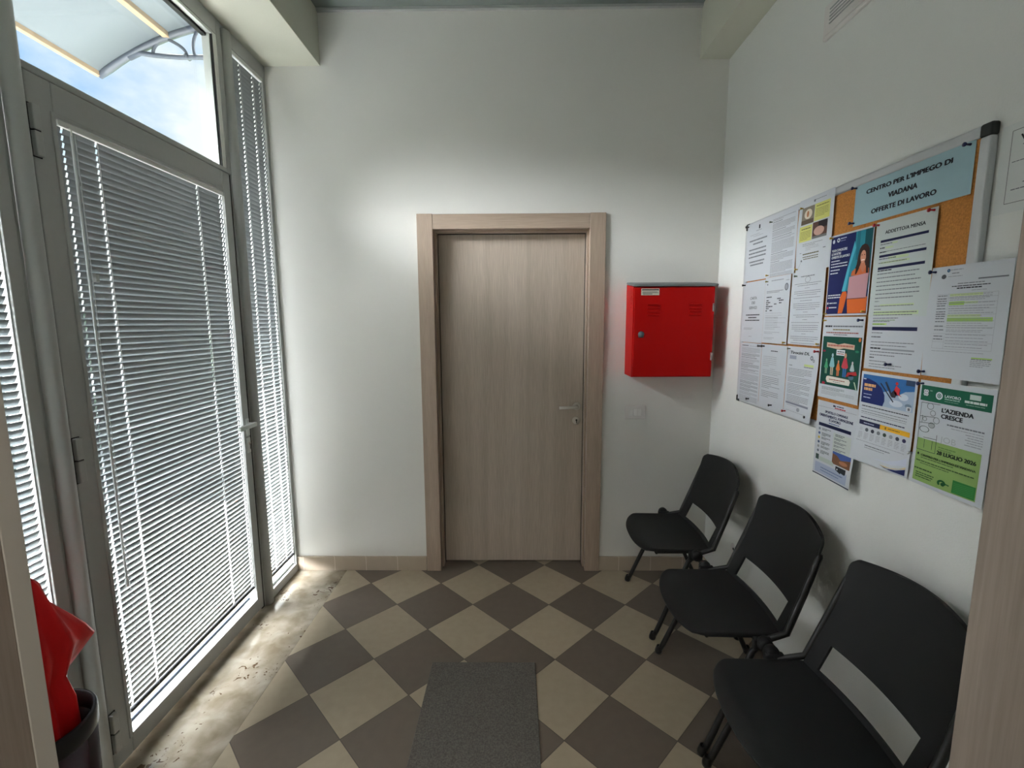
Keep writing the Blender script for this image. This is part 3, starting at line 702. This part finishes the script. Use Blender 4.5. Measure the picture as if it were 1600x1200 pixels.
# banner
s = Sheet('title_sign', 1.662, 2.013, .417, .133, x=1.1545, color=(158, 188, 196))
s.text("CENTRO PER L'IMPIEGO DI", .052, .356, .038, .0135, K); s.text('VIADANA', .146, .251, .0725, .0155, K); s.text('OFFERTE DI LAVORO', .081, .316, .107, .0145, K)
s.done('pale blue title sign reading CENTRO PER L\'IMPIEGO DI VIADANA at the board top', 'sign')
# column 1 top
s = Sheet('printed_notice', 2.397, 2.033, .212, .276, x=1.1495)
s.rect(.108, .018, .120, .036, K); s.words(.085, .135, .042, .002, G1); s.words(.03, .12, .058, .002, G2); s.words(.06, .15, .066, .002, G2)
for b_, w_ in ((.085, .16), (.102, .09), (.128, .16), (.146, .16), (.163, .16), (.186, .14), (.201, .12)): s.cent(b_, w_, .0065, G1)
s.done('white notice at the top left corner of the board, with widely spaced bold centred lines')
s = Sheet('printed_notice', 2.185, 2.031, .208, .273, x=1.1488)
y = .022
for n_, c in ((2, G2), (1, G1), (5, G2), (1, G1), (4, G2), (1, G1), (2, G2), (9, G2), (1, G1), (5, G2), (1, G1), (8, G2), (7, G2)):
    s.para(.02, .19, y, n_, .0052, .0024, c); y += n_*.0052+.0025
s.done('white notice densely filled with grey text, second from left in the top row')
s = Sheet('printed_notice', 1.968, 2.040, .208, .282, x=1.1488, curl=lambda a, b_: .004*(1-a)*math.sin(pi*b_))
YL = (206, 206, 118)
s.rect(.09, .015, .1, .024, G1); s.words(.1, .165, .017, .0018, G1)
s.rect(.022, .034, .098, .100, (128, 122, 108)); s.ell(.062, .062, .024, .019, (214, 204, 186), 2); s.ell(.06, .062, .007, .012, (176, 118, 80), 3); s.rect(.022, .083, .098, .1, (92, 80, 66), 2)
s.rect(.1, .034, .188, .098, YL); s.cent(.044, .07, .003, (110, 108, 60), 2, .145); s.para(.108, .18, .055, 6, .0055, .0018, (130, 130, 80), 2)
s.rect(.096, .103, .180, .164, (92, 66, 58)); s.rect(.13, .103, .180, .128, (44, 38, 42), 2); s.ell(.135, .138, .03, .017, (196, 158, 144), 3); s.rect(.096, .155, .18, .164, (110, 112, 112), 2)
s.rect(.016, .106, .093, .166, YL); s.cent(.117, .055, .0035, (90, 90, 60), 2, .055); s.para(.022, .086, .128, 6, .0058, .002, (130, 130, 80), 2)
s.para(.04, .16, .177, 2, .006, .0016, G1); s.para(.06, .14, .189, 3, .006, .0014, G2); s.rect(.165, .203, .18, .206, G1); s.rect(.025, .208, .035, .210, G1)
OL = (96, 92, 60); s.words(.045, .142, .216, .0045, OL); s.words(.045, .14, .227, .003, OL); s.words(.05, .14, .235, .003, OL); s.ell(.038, .240, .005, .004, G1); s.line(.02, .265, .036, .244, .0008, G1)
s.done('white notice with two small photos and yellow text boxes')
# column 1..3 second row
s = Sheet('printed_notice', 2.400, 1.752, .203, .294, x=1.1492)
s.text('CARTA', .072, .134, .086, .013, G1, .01); s.text('DEI', .088, .118, .108, .013, G1, .01); s.text('SERVIZI', .066, .138, .132, .013, G1, .01)
for b_, w_ in ((.160, .13), (.173, .08), (.186, .14)): s.cent(b_, w_, .005, K)
s.words(.02, .11, .224, .0025, G2); s.words(.02, .1, .230, .0022, G2); s.words(.075, .105, .264, .002, G2)
s.done('white notice with the centred grey words CARTA DEI SERVIZI')
s = Sheet('printed_notice', 2.195, 1.757, .199, .295, x=1.1485)
s.words(.05, .15, .016, .004, G2); s.words(.165, .19, .022, .003, G2); s.rect(.016, .028, .024, .034, G1)
s.ell(.172, .050, .014, .016, G1); s.ell(.172, .05, .009, .011, G2, 2)
s.words(.016, .15, .062, .0022, G1); s.words(.016, .12, .068, .0022, G1)
for a, b_, w_ in ((.016, .088, .045), (.018, .103, .02), (.016, .112, .035), (.018, .121, .018), (.016, .130, .055), (.018, .139, .022), (.016, .149, .014), (.105, .097, .03), (.12, .105, .036), (.083, .120, .02), (.122, .116, .02), (.05, .148, .02)): s.words(a, a+w_, b_, .0045, K)
s.para(.016, .15, .160, 3, .010, .0014, G2); s.para(.02, .12, .178, 8, .0075, .0016, G2); s.para(.09, .18, .182, 3, .02, .0014, G2); s.para(.014, .14, .245, 2, .006, .0018, G2); s.para(.014, .1, .27, 2, .006, .0018, G2)
s.done('white form with scattered bold black entries and a round stamp, in the board middle row')
s = Sheet('printed_notice', 1.987, 1.758, .212, .292, x=1.1488)
s.words(.06, .15, .02, .0032, G1); s.ringp(.107, .034, .010, .012, G2, sx=1.5)
y = .048
for n_, wd in ((2, .17), (1, .03), (3, .17), (1, .17), (1, .08), (4, .17), (1, .03), (2, .16), (1, .03), (1, .18), (4, .17), (1, .03), (3, .18), (2, .17)):
    for i in range(n_): s.cent(y, wd*(1 if i < n_-1 or n_ == 1 else .75), .0018 if wd > .05 else .0015, G1); y += .0077
    y += .0035
s.done('white notice with centred grey lines and a small emblem, left of the blue poster')
# third row
s = Sheet('printed_notice', 2.396, 1.456, .203, .292, x=1.1486)
s.words(.016, .08, .014, .0045, G1); s.words(.09, .19, .015, .002, G2); y = .026
for n_, c in ((5, G2), (3, G1), (1, K), (3, G2), (1, K), (4, G1), (2, G1), (2, G2), (6, G2), (3, G1), (3, G1), (3, G1), (3, G2), (6, G2)):
    s.para(.014, .19, y, n_, .0052, .0021, c); y += n_*.0052+.0028
s.done('white notice filled with dense grey text at the bottom left corner of the board')
s = Sheet('printed_notice', 2.192, 1.456, .207, .292, x=1.1492)
s.words(.08, .135, .028, .004, K); s.para(.02, .13, .055, 6, .0085, .0018, G2); s.cent(.11, .04, .0016, G2); s.para(.02, .17, .118, 3, .008, .0018, G2)
s.para(.02, .16, .148, 5, .0082, .0022, G1); s.para(.02, .17, .19, 2, .008, .002, G1); s.para(.02, .16, .215, 4, .0082, .0022, G1)
s.done('white notice with short centred heading and open paragraphs, second from left in the bottom row')
s = Sheet('handwritten_notice', 1.981, 1.457, .207, .293, x=1.1488, curl=lambda a, b_: .028*max(0, a*.6+b_*.9-.75)**1.5)
s.text('Tirocini DL', .022, .15, .030, .012, K, .012, slant=.15)
s.rect(.018, .037, .065, .052, (150, 156, 172)); s.ringp(.165, .040, .004, .009, G1); s.ringp(.178, .050, .003, .006, G1)
s.rect(.12, .067, .18, .076, (200, 216, 140)); s.words(.12, .18, .079, .003, G1, 2); s.words(.018, .04, .078, .003, G1)
for b_, n_ in ((.092, 5), (.127, 4), (.155, 4), (.181, 3), (.203, 5)): s.para(.016, .172, b_, n_, .0062, .0018, G1)
s.rect(.012, .232, .18, .240, (128, 132, 146)); s.words(.02, .1, .245, .002, G2); s.ell(.11, .255, .012, .008, G2); s.words(.02, .16, .268, .0016, G2)
s.done('white notice with a handwritten heading in black marker, its lower corner curling off the board')

# blue poster with person holding a laptop
s = Sheet('job_poster', 1.762, 1.866, .208, .286, x=1.150)
s.rect(.004, .006, .204, .280, (24, 34, 88)); TE = (40, 134, 150)
s.poly([(.128, .006), (.128, .05), (.098, .13), (.080, .202), (.204, .202), (.204, .006)], TE, 2)
s.rect(.135, .006, .150, .1, (28, 112, 128), 3); s.rect(.172, .006, .204, .202, (18, 84, 92), 3); s.poly([(.125, .035), (.098, .13), (.080, .202), (.098, .202), (.112, .12), (.133, .06)], (78, 172, 196), 3)
hr = (62, 40, 34)
s.poly([(.152, .066), (.160, .056), (.172, .052), (.186, .057), (.195, .070), (.199, .095), (.202, .15), (.140, .152), (.132, .142), (.143, .115), (.147, .088)], hr, 4)
s.poly([(.120, .152), (.124, .137), (.136, .130), (.155, .126), (.165, .120), (.180, .120), (.190, .128), (.202, .134), (.202, .154)], (206, 108, 62), 5)
s.poly([(.158, .126), (.163, .112), (.180, .112), (.186, .128), (.176, .146)], (196, 122, 92), 6)
s.ell(.1715, .094, .0125, .021, (204, 142, 116), 7); s.rect(.164, .103, .179, .106, (240, 226, 218), 8); s.ell(.166, .088, .0022, .0018, (60, 36, 34), 8); s.ell(.177, .088, .0022, .0018, (60, 36, 34), 8)
s.poly([(.148, .09), (.157, .066), (.171, .062), (.16, .08), (.157, .13), (.148, .146), (.140, .15)], hr, 8); s.poly([(.172, .062), (.187, .072), (.197, .10), (.2, .15), (.190, .148), (.186, .11), (.182, .082)], hr, 8)
s.poly([(.070, .278), (.074, .225), (.086, .203), (.104, .203), (.108, .215), (.1, .252), (.092, .278)], (216, 104, 44), 5)
s.poly([(.110, .225), (.204, .225), (.204, .279), (.118, .279)], (216, 104, 44), 5)
s.poly([(.115, .155), (.204, .149), (.200, .229), (.111, .229)], (192, 146, 152), 9); s.rect(.112, .228, .2, .231, (126, 74, 66), 10)
s.ell(.018, .022, .006, .007, WH, 3); s.ringp(.042, .02, .0035, .0075, WH, 3); s.words(.052, .082, .016, .0035, (190, 196, 214), 3); s.words(.052, .078, .024, .002, (150, 158, 190), 3)
s.text('VUOI CONOSCERE', .012, .090, .0585, .0085, WH, .015, 3); s.text('LE NOSTRE', .012, .060, .0705, .0085, WH, .015, 3); s.text('OFFERTE DI LAVORO', .012, .105, .0825, .0085, WH, .015, 3)
for b_, w_ in ((.092, .045), (.102, .085), (.112, .085), (.124, .048), (.135, .040)): s.words(.012, .012+w_, b_, .0035, WH, 3)
for b_, w_ in ((.213, .065), (.2215, .078), (.241, .05), (.257, .05)): s.words(.01 if b_ < .23 else .02, .01+w_, b_, .004, WH, 3)
s.ell(.012, .241, .004, .004, WH, 3); s.ell(.012, .258, .0045, .0045, (196, 64, 90), 3)
s.done('blue and teal poster showing a long-haired person in orange behind a pink laptop', 'poster')

# green family poster
s = Sheet('family_poster', 1.766, 1.575, .209, .298, x=1.1502)
s.words(.012, .05, .033, .006, K); s.words(.055, .2, .033, .005, G1); s.words(.055, .145, .045, .004, (128, 116, 66)); s.words(.02, .185, .056, .004, (150, 84, 80)); s.words(.06, .13, .063, .003, G1)
s.rect(.007, .070, .203, .248, (16, 74, 62))
s.poly([(.03, .092), (.07, .094), (.09, .098), (.12, .092), (.172, .096), (.172, .113), (.12, .11), (.095, .115), (.03, .109)], (214, 184, 160), 2); s.words(.036, .166, .102, .006, (186, 110, 96), 3)
def person(a, b0, b1, w_, top, leg, skin=(196, 150, 122)):
    h = b1-b0; s.ell(a, b0+.012*h/.08, .005*w_, .0075*w_, skin, 4)
    s.poly([(a-.006*w_, b0+.24*h), (a+.006*w_, b0+.24*h), (a+.014*w_, b0+.60*h), (a+.009*w_, b0+.66*h), (a-.009*w_, b0+.66*h), (a-.014*w_, b0+.60*h)], top, 4)
    s.poly([(a-.008*w_, b0+.6*h), (a-.001, b0+.6*h), (a-.001, b1), (a-.007*w_, b1)], leg, 3); s.poly([(a+.001, b0+.6*h), (a+.008*w_, b0+.6*h), (a+.007*w_, b1), (a+.001, b1)], leg, 3)
person(.036, .148, .207, .75, (72, 156, 110), (126, 160, 130), (110, 170, 130)); person(.067, .125, .210, 1.0, (138, 186, 196), (190, 176, 150), (170, 196, 200))
person(.100, .150, .210, .8, (208, 116, 58), (196, 120, 76)); person(.133, .122, .210, 1.2, (188, 66, 76), (52, 108, 164))
person(.170, .150, .205, .8, (166, 184, 184), (70, 90, 110), (196, 190, 190)); s.poly([(.15, .192), (.19, .186), (.196, .198), (.165, .204), (.142, .208)], (176, 52, 54), 5); s.ell(.168, .207, .013, .01, (74, 104, 122), 5)
s.rect(.085, .116, .128, .136, WH, 3); s.words(.09, .124, .123, .003, K, 4); s.words(.09, .124, .130, .003, (160, 70, 70), 4)
s.poly([(.05, .214), (.16, .217), (.166, .225), (.162, .238), (.048, .238), (.040, .228), (.042, .218)], (222, 216, 204), 4); s.words(.058, .14, .226, .003, (150, 70, 60), 5); s.words(.08, .12, .233, .002, G1, 5)
s.ell(.018, .124, .008, .004, (150, 40, 60), 2); s.ell(.028, .243, .009, .005, (160, 40, 60), 3); s.ell(.194, .078, .006, .007, (204, 110, 50), 3); s.ell(.186, .118, .009, .004, (40, 120, 90), 3)
s.poly([(.182, .222), (.188, .222), (.2, .247), (.194, .247)], (182, 200, 170), 3)
s.para(.02, .14, .257, 3, .004, .0016, G1); s.para(.02, .19, .271, 4, .004, .0014, G2)
s.done('white poster with a dark green panel of five colourful paper-cut figures', 'poster')

# town help desk poster
s = Sheet('town_poster', 1.758, 1.265, .209, .284, x=1.1492, curl=lambda a, b_: .012*max(0, b_-.55)*max(0, a-.2)*2)
s.line(.004, .022, .205, .020, .0012, G2); s.words(.085, .10, .010, .006, NV); s.words(.105, .14, .009, .003, NV); s.words(.095, .15, .0165, .004, (176, 40, 50), 3)
s.text('SPORTELLO COMUNALE', .046, .164, .042, .0085, NV); s.text('ORIENTAMENTO, FORMAZIONE', .016, .192, .0575, .0095, NV); s.text('E LAVORO', .071, .131, .070, .009, NV)
s.words(.07, .125, .077, .003, (60, 80, 140)); s.rect(.015, .083, .186, .095, NV)
for i, c in enumerate(((130, 140, 150), (80, 100, 150), (200, 170, 70), (70, 90, 120), (150, 150, 150), (110, 120, 130))):
    b_ = .107+i*.017; s.ell(.022, b_, .006, .005, c); s.para(.036, .085, b_-.003, 3 if i % 2 else 2, .0045, .0028, G1)
s.rect(.1, .105, .19, .172, (196, 204, 196)); s.para(.11, .16, .11, 2, .005, .003, G1, 2)
for i in range(4): s.para(.106, .168, .124+i*.013, 2, .0045, .0025, G1, 2)
s.rect(.105, .172, .199, .218, (120, 84, 60)); s.poly([(.105, .172), (.199, .172), (.199, .186), (.15, .196), (.13, .184), (.105, .180)], (70, 96, 160), 2); s.ell(.165, .204, .022, .007, (176, 118, 84), 3)
s.rect(.012, .206, .030, .226, (60, 84, 76)); s.rect(.034, .212, .115, .228, (182, 194, 184)); s.rect(.128, .222, .182, .244, (34, 38, 46)); s.ell(.138, .232, .003, .003, WH, 3)
s.rect(.012, .236, .190, .275, (168, 178, 200)); s.words(.045, .17, .252, .004, (110, 124, 160), 2); s.words(.045, .15, .262, .003, (110, 124, 160), 2)
s.rect(.0, .280, .209, .284, (44, 50, 72))
s.done('white help desk poster with dark blue headings and small town photo, lowest hanging poster', 'poster')

# canteen job notice: two overlapping pages
s = Sheet('job_notice', 1.546, 1.701, .218, .295, x=1.1508)
s.para(.022, .185, .128-.0+.010, 1, .01, .002, (110, 150, 90))
s.words(.021, .09, .142, .0026, G1); s.words(.022, .12, .1, .0018, G1)
s.rect(.021, .159, .192, .170, NV)
GR = (196, 214, 168)
s.rect(.021, .148, .078, .153, (190, 220, 120)); s.words(.021, .07, .1505, .0022, (90, 130, 60), 2)
s.words(.021, .12, .132, .0024, G1); s.words(.021, .11, .118+.002, .0024, G1)
s.para(.021, .12, .178, 1, .01, .0024, G1); s.words(.021, .06, .191, .0026, K)
s.words(.021, .185, .207, .0022, G1); s.words(.021, .16, .217, .0022, G1); s.words(.021, .065, .227, .0045, K); s.rect(.068, .226, .19, .231, G2)
s.para(.021, .185, .238, 2, .010, .0026, G1); s.words(.021, .04, .257, .003, K); s.words(.021, .09, .268, .0024, G1); s.para(.021, .15, .278, 2, .008, .002, G1)
s.done('lower page of the canteen job notice, tucked under the page headed ADDETTO/A MENSA', 'notice')
s = Sheet('job_notice', 1.546, 1.870, .219, .297, x=1.1500, color=(196, 205, 202))
s.text('ADDETTO/A MENSA', .039, .183, .041, .0105, K, .012)
s.rect(.023, .0585, .196, .066, NV); s.words(.023, .07, .072, .0025, G1); s.rect(.07, .070, .09, .0745, GR); s.words(.023, .045, .083, .003, K); s.rect(.045, .081, .075, .086, GR)
s.words(.023, .19, .095, .0018, G1); s.words(.023, .05, .096, .003, K, 2)
s.rect(.023, .1045, .194, .112, NV); s.rect(.06, .113, .135, .121, GR); s.words(.023, .09, .117, .003, G1, 2); s.rect(.03, .126, .14, .132, GR); s.words(.023, .13, .129, .0025, G1, 2)
s.rect(.022, .1415, .194, .1495, NV); s.words(.022, .08, .153, .0034, K)
for i in range(7): s.words(.022, (.178, .165, .186, .172, .184, .188, .165)[i], .163+i*.0125, .0028, G1)
s.words(.022, .04, .248, .002, G1)
s.rect(.045, .258, .172, .264, GR); s.words(.022, .17, .263, .0022, G1, 2); s.words(.022, .05, .273, .002, G1)
s.rect(.022, .279, .19, .290, GR); s.words(.022, .185, .283, .0028, G1, 2); s.words(.022, .17, .291, .0025, G1, 2)
s.done('tall white job notice headed ADDETTO/A MENSA with navy bars, below the blue sign', 'notice')

# ski poster
s = Sheet('ski_poster', 1.550, 1.396, .219, .297, x=1.1502, curl=lambda a, b_: .055*max(0, b_-.55)**1.6*(1-a)**1.1+.006*max(0, b_-.6))
SK = (52, 108, 168)
s.rect(.009, .009, .211, .102, SK); s.poly([(.09, .060), (.12, .050), (.15, .062), (.18, .045), (.211, .040), (.211, .102), (.09, .102)], (168, 186, 206), 2)
s.ell(.175, .062, .018, .01, (214, 222, 230), 3); s.ell(.15, .085, .025, .010, (206, 214, 224), 3); s.ell(.195, .085, .012, .006, (120, 140, 160), 3)
s.poly([(.009, .022), (.035, .022), (.065, .030), (.09, .045), (.104, .066), (.106, .085), (.1, .102), (.009, .102)], (30, 44, 104), 4)
s.line(.085, .03, .14, .082, .004, (40, 46, 60), 5); s.line(.105, .024, .132, .064, .007, (60, 66, 80), 5)
s.poly([(.128, .056), (.14, .045), (.152, .052), (.146, .068), (.132, .068)], (48, 44, 52), 6); s.poly([(.138, .048), (.146, .030), (.152, .034), (.162, .040), (.160, .055), (.170, .062), (.158, .058), (.146, .058)], (206, 56, 66), 6); s.ell(.148, .024, .005, .005, (206, 60, 60), 6)
s.words(.018, .066, .043, .009, (232, 178, 120), 5); s.words(.018, .055, .056, .009, (232, 178, 120), 5); s.words(.012, .024, .024, .003, WH, 5); s.words(.018, .055, .073, .0022, (190, 198, 220), 5); s.words(.018, .048, .084, .003, (200, 206, 226), 5)
s.rect(.190, .087, .206, .1, WH, 5); s.rect(.195, .09, .203, .098, G1, 6); s.rect(.18, .009, .211, .025, (50, 70, 96), 3)
s.words(.014, .2, .113, .0028, K); s.words(.014, .195, .124, .0018, G1); s.words(.014, .195, .132, .0018, G1); s.words(.014, .195, .138, .0016, G2); s.words(.014, .19, .151, .0032, NV)
s.rect(.010, .161, .098, .176, NV); s.words(.03, .075, .169, .003, (170, 178, 200), 3); s.rect(.098, .161, .211, .176, (232, 176, 44)); s.rect(.118, .164, .124, .172, (130, 100, 30), 3); s.words(.13, .175, .168, .003, (150, 116, 40), 3)
for i, c in enumerate(((190, 194, 200), (90, 96, 104), (52, 56, 70), (120, 124, 130), (56, 70, 62), (150, 154, 160), (70, 74, 84), (52, 52, 90))):
    a = .022+i*.0245; s.ell(a, .190, .007, .006, c); s.para(a-.008, a+.009, .202, 5, .0045, .0015, G2)
s.words(.01, .2, .229, .0014, G2); s.words(.05, .15, .240, .0028, G1); s.words(.05, .13, .247, .0022, G2)
s.poly([(.09, .272), (.14, .268), (.18, .255), (.212, .238), (.212, .262), (.16, .275)], (200, 206, 220), 2)
s.poly([(.12, .284), (.16, .284), (.19, .277), (.211, .266), (.211, .272), (.17, .284), (.14, .288)], (214, 194, 150), 3); s.poly([(.12, .285), (.15, .289), (.18, .285), (.211, .273), (.211, .292), (.17, .292), (.14, .290)], (36, 44, 96), 4)
s.done('white poster with skier photo and blue and yellow bars, its bottom curling forward', 'poster')

# highlighted form
s = Sheet('highlighted_form', 1.323, 1.704, .215, .296, x=1.1490, curl=lambda a, b_: .004*math.sin(pi*b_)*(1-a))
s.ell(.038, .027, .007, .006, (84, 88, 94)); s.ringp(.050, .012, .001, .0045, (40, 90, 130)); s.words(.055, .09, .011, .0022, G2); s.words(.06, .08, .020, .002, G1); s.words(.05, .09, .028, .0016, G2)
s.rect(.133, .0375, .205, .041, G1); s.cent(.048, .07, .002, G1, at=.115); s.cent(.0545, .1, .0022, K, at=.115); s.cent(.060, .065, .003, K, at=.112); s.words(.12, .16, .067, .0015, G2)
for b_ in (.074, .084, .097, .113, .128, .160, .178, .2, .218): s.line(.027, b_, .187, b_, .0006, G2)
for a in (.027, .060, .187): s.line(a, .074, a, .218, .0006, G2)
for b_ in (.078, .086, .092, .098, .104, .112, .120, .126, .132, .138, .146, .158, .168, .185, .193): s.words(.029, .056, b_, .0025, G1)
HL = (160, 200, 92)
s.rect(.063, .074, .15, .080, (200, 220, 150)); s.rect(.063, .094, .105, .103, HL); s.rect(.105, .095, .14, .1, (196, 218, 150)); s.rect(.063, .128, .150, .134, (196, 218, 150)); s.rect(.063, .136, .181, .146, HL)
for b_ in (.077, .082, .086, .090, .098, .106, .112, .118, .124, .131, .139, .144, .150, .156, .162, .168, .172, .180, .188, .196, .204, .212): s.words(.064, .185, b_, .0015, G2, 3, .03)
s.words(.027, .17, .225, .0012, G2); s.rect(.14, .236, .192, .239, HL); s.words(.14, .19, .2405, .0014, K, 2); s.para(.138, .19, .245, 4, .0045, .002, G2)
s.done('white form with a table and lime green highlighting, on the right end of the board')

# green company poster
s = Sheet('green_poster', 1.322, 1.395, .213, .297, x=1.1494, curl=lambda a, b_: .014*max(0, b_-.6)**1.3*(1-abs(a-.4))+.002*math.sin(pi*a))
GN = (24, 96, 72); LG = (138, 170, 98)
s.rect(.006, .014, .206, .057, GN)
for q in range(4): s.ringp(.020+.006*(q % 2), .030+.008*(q//2), .0015, .005, WH, 3, 12)
s.ringp(.065, .037, .0065, .0105, WH, 3); s.ringp(.065, .037, .0025, .0042, WH, 3, 12); s.words(.035, .045, .027, .003, (120, 160, 140), 3)
s.text('LAVORO', .082, .127, .039, .0075, WH, .01, 3); s.words(.082, .125, .043, .0025, (160, 190, 176), 3); s.words(.082, .125, .049, .0018, (110, 150, 130), 3)
s.rect(.150, .020, .178, .033, (196, 210, 204), 3); s.words(.138, .194, .040, .006, (206, 218, 212), 3); s.words(.142, .19, .048, .002, (130, 164, 148), 3)
s.text("L'AZIENDA", .078, .165, .0795, .0115, K, .02); s.text('CRESCE', .078, .138, .0955, .0115, K, .02)
s.words(.097, .196, .110, .0036, G1); s.words(.11, .195, .118, .0016, G2)
for i in range(5): s.words(.150+.006*(i % 2), .195, .125+i*.0065, .002, G2)
s.rect(.011, .164, .196, .287, LG, 1)
for a0, b0, a1, b1 in ((.012, .063, .012, .197), (.012, .063, .072, .061), (.012, .197, .072, .197), (.072, .145, .072, .197), (.012, .102, .06, .098), (.012, .120, .06, .116), (.02, .098, .02, .118), (.03, .16, .072, .158), (.035, .165, .035, .19), (.06, .165, .06, .19)):
    s.line(a0, b0, a1, b1, .0013, (60, 72, 66), 3)
for a, b_, r_, sx in ((.042, .070, .009, 1.2), (.052, .088, .008, 1.1), (.065, .106, .009, 1.1), (.052, .122, .008, 1.3), (.030, .137, .009, 1.8), (.028, .108, .006, 1.2)): s.ringp(a, b_, r_-.0012, r_, (70, 80, 76), 3, 16, sx=sx)
s.ell(.053, .122, .009, .007, (170, 176, 178), 2)
s.text('JOB', .082, .128, .160, .016, (176, 182, 184), .0, 2); s.words(.08, .13, .176, .003, (104, 136, 74), 2); s.words(.08, .12, .182, .0025, (104, 136, 74), 2)
s.text('28 LUGLIO 2026', .078, .186, .196, .0105, (30, 50, 30), .02, 3)
s.ell(.020, .209, .003, .004, (30, 50, 30), 3); s.text("CENTRO PER L'IMPIEGO DI VIADANA", .030, .188, .2135, .0058, (50, 72, 44), .012, 3); s.words(.03, .13, .218, .0022, (80, 104, 62), 3)
s.words(.016, .186, .228, .003, (70, 96, 54), 3); s.words(.03, .12, .234, .0022, (86, 112, 66), 3)
s.words(.014, .075, .251, .0038, (56, 84, 44), 3); s.para(.02, .08, .262, 3, .006, .0028, (60, 88, 48), 3)
s.ringp(.104, .270, .004, .009, (24, 92, 44), 3, 14, pi*.7, pi*2.1, 1.4); s.ell(.108, .272, .006, .005, (20, 84, 40), 3); s.line(.11, .268, .126, .270, .003, (24, 92, 44), 3)
s.rect(.134, .250, .194, .284, (46, 124, 58), 2)
for i in range(6): s.line(.138, .258+i*.0045, .19, .255+i*.0045, .0012, (70, 146, 76), 3)
s.done("white and green poster headed L'AZIENDA CRESCE, below the highlighted form", 'poster')

# notice taped to the wall on the right
s = Sheet('wall_notice', 1.200, 2.020, .297, .205, x=1.1735, color=(220, 224, 221))
for a0, b0, a1, b1 in ((.024, .017, .274, .017), (.024, .183, .274, .183), (.024, .017, .024, .183), (.274, .017, .274, .183)): s.line(a0, b0, a1, b1, .0012, (90, 92, 94))
s.text('VIETATO', .044, .150, .0445, .0145, K, .012); s.words(.05, .15, .054, .003, G2); s.words(.03, .24, .089, .0018, G1); s.words(.07, .2, .083, .0018, G1)
s.words(.075, .22, .120, .0022, G1); s.words(.06, .22, .140, .0022, G1); s.words(.035, .25, .153, .0022, G1)
s.done('white notice with a thin black border on the wall right of the board')

# ---- push pins
PCOL = dict(k=(22, 24, 26), g=(96, 106, 84), y=(196, 158, 52), o=(140, 132, 70), r=(176, 20, 28), b=(22, 34, 84), w=(200, 206, 206))
PN = dict(k='black', g='dull green', y='yellow', o='olive', r='red', b='dark blue', w='clear')
PINS = [('k', 2.388, 2.022, 'at the top left corner of the board'), ('g', 2.173, 2.002, 'at the top left corner of the densely printed notice'),
 ('y', 1.945, 2.007, 'at the top left of the notice with two small photos'), ('y', 1.954, 1.770, 'at the bottom left of the notice with two small photos'),
 ('g', 1.954, 1.743, 'at the top left of the emblem notice beside the blue poster'), ('y', 2.177, 1.768, 'at the bottom left of the densely printed notice'),
 ('k', 2.388, 1.740, 'at the top left of the CARTA DEI SERVIZI notice'), ('o', 2.175, 1.740, 'at the top left of the form with a round stamp'),
 ('y', 2.006, 1.470, 'at the bottom right of the form with a round stamp'), ('y', 1.782, 1.474, 'at the bottom right of the emblem notice beside the blue poster'),
 ('r', 1.780, 1.446, 'at the top right of the handwritten notice'), ('k', 2.203, 1.446, 'at the top right of the dense notice in the bottom left corner'),
 ('k', 2.170, 1.447, 'at the top left of the notice with open paragraphs'), ('g', 1.965, 1.447, 'at the top left of the handwritten notice'),
 ('k', 2.283, 1.181, 'at the bottom of the dense notice in the bottom left corner'), ('k', 2.077, 1.185, 'at the bottom of the notice with open paragraphs'),
 ('r', 1.965, 1.181, 'at the bottom left of the handwritten notice'), ('k', 1.815, 1.184, 'at the bottom right of the handwritten notice'),
 ('y', 1.750, 1.858, 'at the top left of the blue laptop poster'), ('b', 1.650, 1.890, 'at the bottom left of the pale blue sign'),
 ('r', 1.535, 1.861, 'at the top left of the canteen job notice'), ('y', 1.562, 1.592, 'at the bottom right of the blue laptop poster'),
 ('y', 1.752, 1.587, 'at the bottom left of the blue laptop poster'), ('y', 1.750, 1.563, 'at the top left of the green figures poster'), ('b', 1.566, 1.563, 'at the top right of the green figures poster'),
 ('b', 1.650, 2.004, 'at the top left of the pale blue sign'), ('b', 1.254, 2.002, 'at the top right of the pale blue sign'), ('r', 1.338, 1.862, 'at the top right of the canteen job notice'),
 ('b', 1.312, 1.692, 'at the top left of the highlighted form'), ('b', 1.434, 1.428, 'at the bottom of the canteen job notice'), ('b', 1.314, 1.419, 'at the bottom left of the highlighted form'),
 ('b', 1.312, 1.385, 'at the top left of the green company poster'), ('w', 1.326, 1.179, 'between the ski poster and the green company poster')]
for c, y, z, where in PINS:
    m_ = mat('pin_'+PN[c].replace(' ', '_'), PCOL[c], .3); mb = MB(); big = c in 'rbk'
    sc = 1.0 if big else .75; L_ = 1.0 if c in 'rb' else (.7 if c == 'k' else .3)
    mb.lathe([(0, 0), (.0035*sc, 0), (.0033*sc, .002), (.0028*sc, .004), (.0028*sc, .004+.008*L_), (.0052*sc, .006+.008*L_), (.0055*sc, .009+.008*L_), (0, .0095+.008*L_)], (1.1485, y, z), (-1, 0, 0), m_, 14)
    tag(mb.build('push_pin', origin=(1.1485, y, z)), '%s push pin %s' % (PN[c], where), 'push pin', 'push pins on the notice board')
